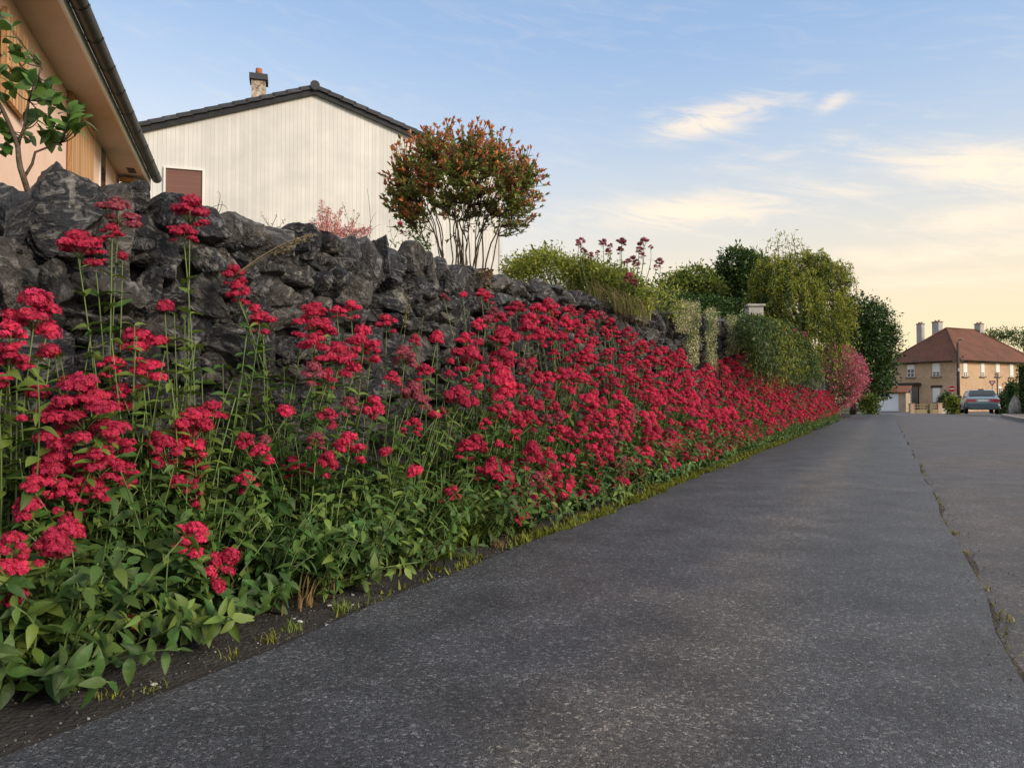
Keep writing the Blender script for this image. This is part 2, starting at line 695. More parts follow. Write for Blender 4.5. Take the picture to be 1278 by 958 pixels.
M = {}
M['path'] = asphalt('path_asphalt', (.047, .050, .060), (.20, .205, .215), (1.25, 1.17, 1.05), 165, .46, (-.45, .36))
M['road'] = asphalt('road_asphalt', (.062, .053, .052), (.20, .19, .175), (1.3, 1.15, 1.0), 135, .52)
M['gutter_soil'] = mat('gutter_soil', (.038, .034, .031), .9, .2, noise=[(9, (.075, .066, .056), .5, .7), (60, (.10, .095, .085), .6, .72)], bump=(70, .9, 6))
M['seam'] = mat('seam_dirt', (.082, .070, .056), .95, .1, noise=[(6, (.070, .062, .058), .42, .58), (60, (.15, .135, .115), .6, .72)], bump=(60, 1.0, 6))
M['pavement'] = mat('pavement', (.17, .15, .135), .85, noise=[(3, (.11, .10, .09), .45, .65), (80, (.25, .24, .22), .6, .75)], bump=(120, .4))
M['kerb'] = mat('kerb', (.30, .28, .25), .8, noise=(20, (.18, .17, .15), .45, .7), bump=(60, .4))
M['earth'] = mat('earth', (.07, .075, .03), .95, .1, noise=[(2, (.10, .075, .045), .45, .6), (15, (.05, .075, .022), .5, .65)], bump=(30, .6))
M['stone'] = stone_mat()
M['core'] = mat('wall_core', (.010, .009, .009), .95, .1)
M['petal'] = mat('petal', (.53, .032, .086), .65, .2, island=.36, objvar=.28, transl=.2, hue=.02)
M['petal_dull'] = mat('petal_dull', (.30, .06, .085), .7, .2, island=.3, objvar=.2, transl=.15)
M['stem'] = mat('stem', (.11, .16, .05), .6, .3, island=.25, objvar=.15)
M['leaf'] = mat('valerian_leaf', (.052, .108, .022), .52, .3, noise=(22, (.085, .12, .022), .56, .74), island=.38, objvar=.22, transl=.22, bump=(40, .25))
M['leaf_light'] = mat('valerian_leaf_light', (.125, .19, .036), .52, .3, island=.3, objvar=.15, transl=.25)
M['leaf_dry'] = mat('dry_leaf', (.20, .135, .06), .8, .2, island=.35, transl=.15)
M['grass'] = mat('grass', (.15, .20, .03), .55, .35, island=.35, transl=.25)
M['straw'] = mat('straw', (.27, .215, .11), .7, .2, island=.3, transl=.15)
M['moss'] = mat('moss', (.15, .155, .025), .9, .1, island=.45, transl=.1)
M['bark'] = mat('bark', (.085, .062, .042), .9, .2, noise=(25, (.13, .105, .08), .45, .65), bump=(60, .7))
M['shrub_green'] = mat('photinia_green', (.19, .22, .05), .5, .35, island=.4, transl=.3)
M['shrub_red'] = mat('photinia_red', (.58, .23, .10), .5, .35, island=.40, transl=.35)
M['lilac_leaf'] = mat('lilac_leaf', (.085, .165, .03), .45, .45, island=.35, transl=.25)
M['pink_flower'] = mat('pink_plume', (.62, .27, .25), .8, .2, island=.25, transl=.2)
M['tree_mid'] = mat('tree_leaf', (.080, .125, .022), .5, .35, island=.45, transl=.2)
M['tree_dark'] = mat('tree_leaf_dark', (.024, .060, .015), .5, .35, island=.5, transl=.15)
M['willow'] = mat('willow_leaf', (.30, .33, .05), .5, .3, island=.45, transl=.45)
M['willow_shaded'] = mat('willow_leaf_shaded', (.055, .095, .018), .5, .3, island=.45, transl=.2)
M['hedge'] = mat('hedge_leaf', (.036, .085, .016), .6, .3, island=.45, transl=.12)
M['sedum'] = mat('sedum', (.46, .43, .25), .7, .2, island=.3, transl=.2)
M['sedum_green'] = mat('sedum_green', (.17, .21, .07), .7, .2, island=.3, transl=.2)
M['creeper'] = mat('creeper_leaf', (.050, .090, .020), .5, .35, island=.5, transl=.2)
M['bush_pink'] = mat('bush_pink', (.58, .19, .26), .7, .2, island=.4, transl=.2)
M['bush_grey'] = mat('bush_grey', (.17, .17, .085), .7, .2, island=.35, transl=.2)
M['peach'] = mat('peach_render', (.80, .57, .45), .85, .2, noise=(2.5, (.74, .51, .39), .4, .7), bump=(90, .25))
M['soffit'] = mat('soffit', (.60, .47, .40), .8, .2, noise=(4, (.54, .42, .35), .45, .7))
M['gutter'] = mat('dark_zinc', (.016, .015, .016), .45, .4, noise=(6, (.03, .028, .027), .45, .65))
M['white_paint'] = mat('white_paint', (.74, .72, .67), .5, .4)
M['slate'] = mat('dark_tile', (.040, .043, .050), .6, .35, island=.25, noise=(8, (.06, .062, .066), .45, .7), bump=(40, .3))
M['roller'] = stripe_mat('brown_roller', (.19, .085, .062), (.10, .045, .035), (0, 0, 1), .055, .06, .6, .15)
M['dark_glass'] = mat('dark_glass', (.012, .014, .017), .08, .6)
M['brick'] = mat('chimney_stone', (.40, .33, .25), .85, .2, noise=[(5, (.20, .15, .11), .46, .54), (11, (.52, .46, .37), .52, .58)], bump=(9, .9))
M['terracotta'] = mat('terracotta', (.34, .13, .07), .8, .2)
M['pot'] = mat('old_pot', (.27, .16, .12), .85)
M['red_tile'] = None
M['ochre'] = mat('ochre_render', (.52, .355, .225), .9, .15, noise=[(.35, (.42, .28, .175), .4, .62), (3, (.58, .41, .27), .5, .7)])
M['sill'] = mat('stone_sill', (.20, .15, .11), .85, .2)
M['wood_dark'] = mat('dark_timber', (.06, .045, .035), .8, .2)
M['concrete'] = mat('pale_concrete', (.46, .43, .39), .85, .2, noise=(6, (.34, .31, .28), .45, .65))
M['garage_wall'] = mat('garage_wall', (.38, .29, .21), .85, .2, noise=(3, (.28, .21, .15), .45, .65))
M['chim_white'] = mat('chimney_white', (.42, .40, .38), .85, .2, noise=(2, (.36, .33, .31), .4, .65))
M['fence_yellow'] = mat('fence_yellow', (.21, .17, .095), .7, .2)
M['car_silver'] = mat('car_silver', (.27, .34, .41), .28, .5, metal=.55, coat=.4)
M['car_lower'] = mat('car_lower', (.075, .115, .135), .4, .5, metal=.2)
M['tail'] = mat('tail_lamp', (.40, .035, .05), .2, .5, coat=.5)
M['rubber'] = mat('rubber', (.012, .012, .012), .8, .2)
M['rim'] = mat('wheel_rim', (.30, .31, .32), .35, .5, metal=.7)
M['sign_red'] = mat('sign_red', (.52, .022, .018), .4, .4)
M['sign_white'] = mat('sign_white', (.78, .78, .76), .4, .4)
M['pole'] = mat('pole_brown', (.07, .05, .04), .75, .3)
M['metal_grey'] = mat('metal_grey', (.22, .22, .22), .5, .5, metal=.5)
M['wood_plain'] = mat('plain_wood', (.42, .23, .10), .75, .2, noise=(9, (.30, .16, .07), .45, .65))
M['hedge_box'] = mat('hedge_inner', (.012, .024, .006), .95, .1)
M['pebble'] = mat('pale_pebble', (.55, .53, .50), .8, .2, noise=(40, (.40, .38, .35), .45, .65))
M['wood_warm'] = stripe_mat('warm_wood', (.50, .27, .105), (.16, .075, .03), (1, 0, 0), .075, .18, .7, .14)


def red_tile_mat():
    m = mat('red_tile', (.155, .064, .042), .85, .2, noise=[(.6, (.105, .050, .036), .4, .62), (9, (.20, .10, .065), .5, .66)], bump=(12, .5))
    return m


M['red_tile'] = red_tile_mat()


# ------------------------------------------------------------------ leaf templates
def leaf_t(stations, halfw, fold=.18, droop=.25):
    v, f = [], []
    for y, w in zip(stations, halfw):
        zc = -droop * y * y
        v += [(-w, y, zc + fold * w), (0, y, zc), (w, y, zc + fold * w)]
    for i in range(len(stations) - 1):
        a = i * 3
        f += [(a, a + 1, a + 4, a + 3), (a + 1, a + 2, a + 5, a + 4)]
    return np.array(v, float), np.array(f)


LEAF_HI = leaf_t((0, .1, .25, .45, .7, .88, 1), (.015, .09, .18, .21, .15, .07, .004), .35, .3)
LEAF_MID = leaf_t((0, .22, .55, 1), (.02, .17, .19, .004), .35, .28)
LEAF_LO = (np.array([(0, 0, 0), (.2, .5, .05), (0, 1, -.12), (-.2, .5, .05)], float), np.array([(0, 1, 2, 3)]))
BLADE = leaf_t((0, .3, .6, .85, 1), (.5, .5, .4, .22, .02), .3, 0)      # width in units of 1, bent by hand


def curve(a, b, bulge=(0, 0, 0), n=8):
    t = np.linspace(0, 1, n)[:, None]
    a, b, c = np.asarray(a, float), np.asarray(b, float), np.asarray(bulge, float)
    return a * (1 - t) + b * t + c * (4 * t * (1 - t))


def grass_blades(mb, bases, dirs, lengths, width, mat_i=0, n=6):
    """bent blades: rise, then bow over along dirs"""
    for b, d, l in zip(bases, dirs, lengths):
        t = np.linspace(0, 1, n)
        bow = random.uniform(.45, 1.15)
        pts = b + np.outer(t * l * (1 - .45 * bow * t), UP) + np.outer(l * bow * t * t * .8, d)
        side = np.cross(d, UP)
        w = width * (1 - t ** 2) * .5 + .0004
        v = np.concatenate([pts - side * w[:, None], pts + side * w[:, None]])
        f = np.array([(i, i + n, i + n + 1, i + 1) for i in range(n - 1)])
        mb.add(v, f, mat_i, True)


# ------------------------------------------------------------------ the ground
def drop(s):
    return float(np.interp(s, [0, 42, 90, 400], [0, 0, -.47, -.6]))


def strip(name, ss, left, right, dz, m, cols=2, kind='structure', skirt=0.0):
    mb = MB()
    rows = []
    for s in ss:
        l, r = left(s), right(s)
        rows.append([road(s, l + (r - l) * k / (cols - 1), drop(s) + dz) for k in range(cols)])
    v = np.array(rows).reshape(-1, 3)
    f = [(i * cols + j, i * cols + j + 1, (i + 1) * cols + j + 1, (i + 1) * cols + j) for i in range(len(ss) - 1) for j in range(cols - 1)]
    mb.add(v, np.array(f))
    if skirt:
        for side in (0, cols - 1):
            e = v.reshape(len(ss), cols, 3)[:, side]
            vv = np.concatenate([e, e - UP * skirt])
            n = len(ss)
            ff = [(i, i + n, i + n + 1, i + 1) for i in range(n - 1)]
            mb.add(vv, np.array(ff))
    o = mb.build(name, m)
    return tag(o, kind=kind)


SS = list(np.linspace(-6, 30, 73)) + list(np.linspace(32, 110, 40))
gmb = MB()
gs = [-400, -100, -20, 0, 20, 42, 60, 90, 130, 400, 900]
gt = [-900, -300, -80, -20, 0, 20, 80, 300, 900]
v = [road(s, t, drop(max(s, 0)) - .10) for s in gs for t in gt]
f = [(i * len(gt) + j, i * len(gt) + j + 1, (i + 1) * len(gt) + j + 1, (i + 1) * len(gt) + j) for i in range(len(gs) - 1) for j in range(len(gt) - 1)]
gmb.add(v, np.array(f))
tag(gmb.build('ground', M['earth']), kind='structure')


def kerb_t(s):
    return float(np.interp(s, [-10, 20, 31, 40, 48, 55, 70, 120], [3.9, 4.0, 4.15, 4.6, 5.9, 7.2, 9, 12]))


def edge_t(s):          # edge of the path against the planted strip
    return -1.47 + .02 * math.sin(s * 1.7) + .012 * math.sin(s * 5.1 + 1)


def seam_t(s):
    return .28 + .012 * math.sin(s * 2.3) + .008 * math.sin(s * 7.0)


strip('road', SS, lambda s: -3.0, kerb_t, -.045, M['road'], 4)
strip('footpath', [s for s in SS if s < 74], edge_t, seam_t, 0.0, M['path'], 3, skirt=.06)
strip('verge', [s for s in SS if s < 60], lambda s: -3.2, lambda s: edge_t(s) + .03, -.012, M['gutter_soil'], 6)
strip('pavement', [s for s in SS if s < 90], lambda s: kerb_t(s) + .16, lambda s: kerb_t(s) + 2.6, .085, M['pavement'], 3)
strip('kerb', [s for s in SS if s < 90], kerb_t, lambda s: kerb_t(s) + .16, .09, M['kerb'], 2, skirt=.2)
strip('seam_dirt', list(np.linspace(-2, 30, 260)), lambda s: seam_t(s) - .004, lambda s: seam_t(s) + .024 + .010 * math.sin(s * 3.7) + .007 * math.sin(s * 9.1) + .005 * math.sin(s * 23), -.040, M['seam'], 3)
# faded dash of old white paint by the parked car
dash = MB()
for (s0, s1) in ((31.5, 36.5), (39, 42)):
    for k in range(8):
        a, b = s0 + (s1 - s0) * k / 8, s0 + (s1 - s0) * (k + .9) / 8
        dash.add([road(a, kerb_t(a) - .75, -.040), road(a, kerb_t(a) - .65, -.040), road(b, kerb_t(b) - .65, -.040), road(b, kerb_t(b) - .75, -.040)], np.array([(0, 1, 2, 3)]))
tag(dash.build('road_marking', mat('worn_paint', (.33, .32, .30), .8, noise=(12, (.12, .115, .11), .42, .55))), kind='structure')


# ------------------------------------------------------------------ the dry stone wall
def wall_t(s):
    return -2.42 + .024 * min(max(s, 0), 15)


WT_PX = [(0, 219), (50, 219), (100, 228), (150, 233), (200, 239), (250, 254), (300, 266), (350, 280), (400, 289), (450, 296), (500, 309), (560, 330),
         (610, 342), (650, 350), (700, 360), (760, 376), (800, 386), (860, 391), (930, 407)]
wt_s, wt_z = [], []
for px, py in WT_PX:
    t = -2.3
    for _ in range(8):
        p = on_t(px, py, t)
        s, _t = st_of(p)
        t = wall_t(s) - .15
    wt_s.append(s)
    wt_z.append(p[2])
wt_s = [-3.0] + wt_s + [22, 34, 50]
wt_z = [wt_z[0]] + wt_z + [wt_z[-1], 1.5, .3]


def wall_top(s):
    return float(np.interp(s, wt_s, wt_z))


def ico(sub):
    import bmesh
    bm = bmesh.new()
    bmesh.ops.create_icosphere(bm, subdivisions=sub, radius=1.0)
    v = np.array([q.co[:] for q in bm.verts])
    f = np.array([[q.index for q in p.verts] for p in bm.faces])
    bm.free()
    return v, f


ICO = {k: ico(k) for k in (1, 2, 3, 4, 5)}


def lump(v, amp, freq, n=7):
    out = np.zeros(len(v))
    for _ in range(n):
        d = R.normal(size=3)
        d /= np.linalg.norm(d)
        fr = freq * R.uniform(.6, 2.2)
        out += np.sin(v @ d * fr + R.uniform(0, 6.28)) * amp / (fr / freq)
    return out / math.sqrt(n)


def stone(mb, c, hx, hy, hz, sub, ax, ay):
    v, f = ICO[sub]
    # towards a box, then broken by flat faces
    p = np.sign(v) * np.abs(v) ** .55
    p /= np.max(np.abs(p))
    for _ in range(R.integers(11, 19)):
        d = R.normal(size=3)
        d[1] *= 1.3
        d /= np.linalg.norm(d)
        h = R.uniform(.55, .97)
        q = p @ d
        over = np.maximum(q - h, 0)
        p = p - d[None] * over[:, None]
    # ledges of the broken rock, then grain
    k = R.normal(size=3)
    k /= np.linalg.norm(k)
    w_ = p + np.stack([lump(p, .10, 4) for _ in range(3)], -1)
    saw = (w_ @ k) * R.uniform(2.2, 4.5) + R.uniform(0, 1)
    r = 1 + .075 * (np.abs((saw % 1) - .35) - .3)
    k2 = R.normal(size=3)
    k2 /= np.linalg.norm(k2)
    saw = (w_ @ k2) * R.uniform(5, 9)
    r += .045 * (np.minimum(saw % 1, .8) - .4)
    r += lump(v, .05, 2.5)
    if sub >= 3:
        r -= .05 * np.abs(lump(w_, 1.0, 8, 6))
    if sub >= 4:
        r -= .032 * np.abs(lump(w_, 1.0, 19, 8)) + lump(w_, .010, 45, 9)
    p = p * r[:, None]
    a = R.uniform(-.3, .3)
    ca, sa = math.cos(a), math.sin(a)
    lx, ly, lz = p[:, 0] * hx, p[:, 1] * hy, p[:, 2] * hz
    lx, lz = lx * ca - lz * sa, lx * sa + lz * ca
    w = c + lx[:, None] * ax + ly[:, None] * ay + lz[:, None] * UP
    mb.add(w, f, 0, sub >= 4)


def build_wall():
    mb = MB()
    s0, s1 = .1, 30.0
    z_l = -.05
    # courses built column-free: each course has a height that wanders along s
    course = 0
    base = {}

    def lvl(k, s):      # wandering bed line k
        return -.06 + k * .150 + .035 * math.sin(s * 2.1 + k * 1.9) + .02 * math.sin(s * 5.3 + k * 4.1)
    for k in range(16):
        s = s0 - R.uniform(0, .2)
        while s < s1:
            w = R.uniform(.10, .26) * (1.0 if s < 9 else 1.25) * (1.1 if s < 1.6 else .92)
            sm = s + w / 2
            zb, zt = lvl(k, sm), lvl(k + 1, sm) + R.uniform(-.02, .03)
            top = wall_top(sm)
            s += w * .94
            if zb > top - .10:
                continue
            last = lvl(k + 1, sm) > top - .10
            if last:
                zt = top + R.uniform(-.03, .015)
            if zt - zb < .06:
                continue
            parts = [(zb, zt)]
            if zt - zb > .15 and R.random() < .22 and w < .24:
                mid = zb + (zt - zb) * R.uniform(.4, .6)
                parts = [(zb, mid), (mid, zt)]
            for (a, b) in parts:
                dep = R.uniform(.10, .16)
                c = road(sm, wall_t(sm) - dep + R.uniform(-.025, .03), (a + b) / 2)
                sub = 5 if sm < 2.3 else 4 if sm < 6 else 3 if sm < 16 else 2
                stone(mb, c, w * (.63 if last else .58), dep * 1.12, (b - a) * .61, sub, DS, DT)
    # packing behind the face
    for _ in range(760):
        s = R.uniform(.2, 14) if R.random() < .7 else R.uniform(.3, 3.2)
        z = R.uniform(0, wall_top(s) - .13)
        stone(mb, road(s, wall_t(s) - .17 + R.uniform(-.02, .02), z), R.uniform(.09, .15), .11, R.uniform(.07, .11), 3, DS, DT)
    # small wedges pushed into joints
    for _ in range(520):
        s = R.uniform(.4, 9)
        z = R.uniform(.05, wall_top(s) - .1)
        c = road(s, wall_t(s) - .07 + R.uniform(-.02, .02), z)
        stone(mb, c, R.uniform(.02, .055), .07, R.uniform(.015, .045), 2 if s > 4 else 3, DS, DT)
    wall = mb.build('dry_stone_wall', [M['stone']])
    tag(wall, 'rough dark basalt dry stone retaining wall behind the red flowers', 'wall')
    core = MB()
    ss = np.linspace(-3, 34, 75)
    v = []
    for s in ss:
        t = wall_t(s) - .13
        v += [road(s, t, -.3), road(s, t, wall_top(s) - .10), road(s, t - .45, wall_top(s) - .08), road(s, t - .45, -.3)]
    f = [(i * 4 + j, (i + 1) * 4 + j, (i + 1) * 4 + (j + 1) % 4, i * 4 + (j + 1) % 4) for i in range(len(ss) - 1) for j in range(4)]
    core.add(v, np.array(f))
    o = core.build('wall_core', [M['core']], wall)
    # raised garden behind
    g = MB()
    ss = np.linspace(-12, 60, 73)
    ts = [-.5, -.9, -2, -4, -8, -16, -30, -60]
    v = []
    for s in ss:
        for q in ts:
            fall = np.interp(s, [20, 50], [1, .0])
            z = max(wall_top(s) - .10 + min(-q - .5, 12) * .05 * fall, drop(max(s, 0)) - .06)
            v.append(road(s, wall_t(min(s, 30)) + q + .02, z))
    n = len(ts)
    f = [(i * n + j + 1, i * n + j, (i + 1) * n + j, (i + 1) * n + j + 1) for i in range(len(ss) - 1) for j in range(n - 1)]
    g.add(v, np.array(f), 0, True)
    tag(g.build('garden_ground', M['earth']), kind='structure')


build_wall()


def garden_z(s, t):
    q = t - wall_t(min(s, 30))
    return wall_top(s) - .10 + min(max(-q - .5, 0), 12) * .05 * float(np.interp(s, [20, 50], [1, 0]))


# ------------------------------------------------------------------ valerian
def star(n=5):
    v = [(0, 0, .12)]
    f = []
    for k in range(n):
        a = 2 * math.pi * k / n
        b = a + 2 * math.pi / n * .5
        v += [(math.cos(a - .42), math.sin(a - .42), .22), (math.cos(a + .42), math.sin(a + .42), .22)]
        f.append((0, 1 + 2 * k, 2 + 2 * k))
    return np.array(v, float), np.array(f)


STAR = star()


def dome(mb, c, r, n, flat=.6, axis=UP, fs=.26, mat_i=0):
    n, fs = int(n * 1.75), fs * .74
    """a cushion of small flowers on a rounded core"""
    i = np.arange(n) + .5
    z = 1 - i / n * 1.25
    ph = i * 2.39996 + R.uniform(0, 6)
    rr = np.sqrt(np.maximum(1 - z * z, 0))
    d = np.stack([rr * np.cos(ph), rr * np.sin(ph), z], -1)
    d += R.normal(size=d.shape) * .10
    p = d * np.array([1, 1, flat]) * r * R.uniform(.82, 1.12, size=(n, 1))
    dirs = norm(d + np.array([0, 0, .35]) + R.normal(size=d.shape) * .35)
    rnd = norm(R.normal(size=d.shape))
    x = norm(np.cross(dirs, rnd))
    y = np.cross(dirs, x)
    size = r * fs * R.uniform(.75, 1.25, size=n)
    mats = np.stack([x, y, dirs], -1) * size[:, None, None]
    mb.inst(STAR[0], STAR[1], mats, p + c, mat_i)
    v, f = ICO[1]
    mb.add(v * np.array([.78, .78, flat * .72]) * r + c, f, mat_i, True)


def head_mesh(kind, k, petal='petal'):
    mb = MB()
    if kind == 's':
        dome(mb, np.array([0, 0, .05]), .42, 62, .72, fs=.27)
        for _ in range(2):
            a = R.uniform(0, 6.28)
            dome(mb, np.array([.28 * math.cos(a), .28 * math.sin(a), -.12]), .26, 26, .65, fs=.36)
    elif kind == 'm':
        dome(mb, np.array([R.uniform(-.04, .04), R.uniform(-.04, .04), .18]), R.uniform(.2, .27), 54, .68, fs=.30)
        nn = R.integers(4, 7)
        a0 = R.uniform(0, 6.28)
        for q in range(nn):
            a = a0 + q * 6.28 / nn + R.uniform(-.25, .25)
            rr, zz = R.uniform(.26, .38), R.uniform(-.16, .08)
            c = np.array([rr * math.cos(a), rr * math.sin(a), zz])
            dome(mb, c, R.uniform(.13, .20), 38, .66, fs=.35)
            mb.tube([(0, 0, -.35), c * .6 + np.array([0, 0, -.12]), c], .012, 4, 1)
        for q in range(R.integers(2, 5)):
            a = R.uniform(0, 6.28)
            c = np.array([.36 * math.cos(a), .36 * math.sin(a), R.uniform(-.52, -.24)])
            dome(mb, c, R.uniform(.10, .17), 26, .6, fs=.38)
            mb.tube([(0, 0, -.55), c * .6 + np.array([0, 0, -.2]), c], .010, 4, 1)
        mb.tube([(0, 0, -.6), (0, 0, .1)], .016, 4, 1)
    else:
        for tier, (zz, rad, nn, dr) in enumerate(((.46, .0, 1, .2), (.32, .16, 5, .15), (.15, .27, 7, .15), (-.03, .34, 7, .15), (-.24, .38, 6, .13), (-.45, .36, 4, .11))):
            a0 = R.uniform(0, 6.28)
            for q in range(nn):
                a = a0 + q * 6.28 / nn + R.uniform(-.2, .2)
                c = np.array([rad * R.uniform(.8, 1.2) * math.cos(a), rad * R.uniform(.8, 1.2) * math.sin(a), zz + R.uniform(-.09, .09)])
                dome(mb, c, dr * R.uniform(.62, 1.05), 60, .58, fs=.27)
                mb.tube([(0, 0, zz - .25), c * np.array([.6, .6, 1]) + np.array([0, 0, -.1]), c], .008, 4, 1)
        mb.tube([(0, 0, -.7), (0, 0, .4)], .014, 4, 1)
    return mb.mesh('flower_head', [M[petal], M['stem']])


HEADS = {k: [head_mesh(k, i) for i in range(n)] for k, n in (('s', 4), ('m', 10), ('l', 3))}
HEADS_DULL = [head_mesh('m', i, 'petal_dull') for i in range(3)]


def shoot_leaves(mb, pts, nodes, size, tmpl, mat_i, spread=.75, start=.12, end=.95, taper=.55):
    """pairs of opposite leaves along a stem, each pair turned by a quarter"""
    pts = np.asarray(pts)
    n = len(pts)
    dirs, ups, locs, sz = [], [], [], []
    ph = R.uniform(0, 6.28)
    for k in range(nodes):
        u = start + (end - start) * (k + R.uniform(-.2, .2)) / max(nodes - 1, 1)
        u = min(max(u, 0), 1)
        x = u * (n - 1)
        i = min(int(x), n - 2)
        p = pts[i] * (1 - x + i) + pts[i + 1] * (x - i)
        tn = norm(pts[i + 1] - pts[i])
        a = np.cross(tn, [.3, .2, .9])
        if np.linalg.norm(a) < .2:
            a = np.cross(tn, [1, 0, 0])
        a = norm(a)
        b = np.cross(tn, a)
        ph += 1.571 + R.uniform(-.3, .3)
        for sgn in (0, math.pi):
            q = ph + sgn + R.uniform(-.25, .25)
            out = a * math.cos(q) + b * math.sin(q)
            el = spread + R.uniform(-.3, .3)
            dirs.append(out * math.sin(el + .55) + tn * math.cos(el + .55) - UP * R.uniform(0, .25))
            ups.append(tn + UP * .5)
            locs.append(p)
            sz.append(size * (1 - taper * u) * R.uniform(.75, 1.2))
    fm = frames(np.array(dirs), np.array(ups), R.normal(size=len(locs)) * .35)
    w = R.uniform(.85, 1.2, size=len(locs))
    sc = np.stack([np.array(sz) * w, np.array(sz), np.array(sz) * R.uniform(.2, 1.8, size=len(locs))], -1)
    mb.inst(tmpl[0], tmpl[1], fm * sc[:, None, :], np.array(locs), mat_i, True)


def make_valerian(base, heads, label, group=None, n_shoots=12, h_shoot=.42, near=1, spread_r=.16, leaf=.085, lean=None, petal=None):
    """base: world point; heads: list of (point, width)"""
    base = np.asarray(base, float)
    tm = LEAF_HI if near == 2 else LEAF_MID if near == 1 else LEAF_LO
    root = empty('valerian_plant', base, label, 'valerian', group)
    fo = MB()
    for _ in range(n_shoots):
        a, r = R.uniform(0, 6.28), spread_r * math.sqrt(R.uniform(0, 1))
        b = np.array([r * math.cos(a), r * math.sin(a), 0]) * .6
        out = norm(np.array([math.cos(a), math.sin(a), 0]) * R.uniform(.2, .9) + DT * (.25 if lean is None else lean))
        h = h_shoot * R.uniform(.55, 1.1)
        tip = b + out * R.uniform(.03, .22) + UP * h
        if R.random() < .25:                                     # one that lies outward
            tip = b + out * R.uniform(.2, .34) + UP * h * .45
        c = curve(b, tip, (R.uniform(-.03, .03), R.uniform(-.03, .03), .02), 7)
        fo.tube(c, np.linspace(.0032, .0016, 7), 5 if near else 3, 0)
        shoot_leaves(fo, c, int(R.integers(5, 9)) + int(h_shoot > .7) * 5, leaf * R.uniform(.85, 1.15), tm, 1 if R.random() < (.8 if h_shoot < .7 else .3) else 2, start=.08, end=1.0, taper=.35)
    fo.build('foliage', [M['stem'], M['leaf'], M['leaf_light']], root)
    for (p, w) in heads:
        lp = np.asarray(p, float) - base
        kind = 's' if w < .065 else 'm' if w < .17 else 'l'
        top = lp - UP * w * .35
        st = MB()
        b = np.array([R.uniform(-.05, .05), R.uniform(-.05, .05), 0])
        hor = top.copy(); hor[2] = 0
        c = curve(b, top, -hor * .22 + np.array([R.uniform(-.03, .03), R.uniform(-.03, .03), .02]), 9)
        st.tube(c, np.linspace(.0034, .0018, 9), 5 if near else 3, 0)
        shoot_leaves(st, c, 9 if near == 2 else 7 if near else 5, leaf * (1.3 if near == 2 else 1.1), tm, 1 if R.random() < .6 else 2, start=.12, end=.88, taper=.45, spread=.5)
        so_ = st.build('flower_stem', [M['stem'], M['leaf'], M['leaf_light']], root)
        me = HEADS[kind][int(R.integers(len(HEADS[kind])))] if petal is None and R.random() > .06 else HEADS_DULL[int(R.integers(3))]
        h = bpy.data.objects.new('flower_head', me)
        COL.objects.link(h)
        h.parent = so_
        h.location = tuple(lp)
        tn = norm(c[-1] - c[-2] + UP * .015)
        q = Vector(tuple(tn + UP * .6)).to_track_quat('Z', 'Y')
        h.rotation_euler = (q.to_matrix() @ Matrix.Rotation(R.uniform(0, 6.28), 3, 'Z')).to_euler()
        sc = w * R.uniform(1.0, 1.2)
        h.scale = (sc, sc, sc * R.uniform(.9, 1.2))
    return root


def heads_px(lst, t):
    out = []
    for (px, py, w) in lst:
        p = on_t(px, py, t + R.uniform(-.03, .03))
        out.append((p, w * p[1] / F * 1.08))
    return out


def base_under(heads, t, ds=0.0):
    s = np.mean([st_of(h[0])[0] for h in heads]) + ds
    return road(s, t, 0)


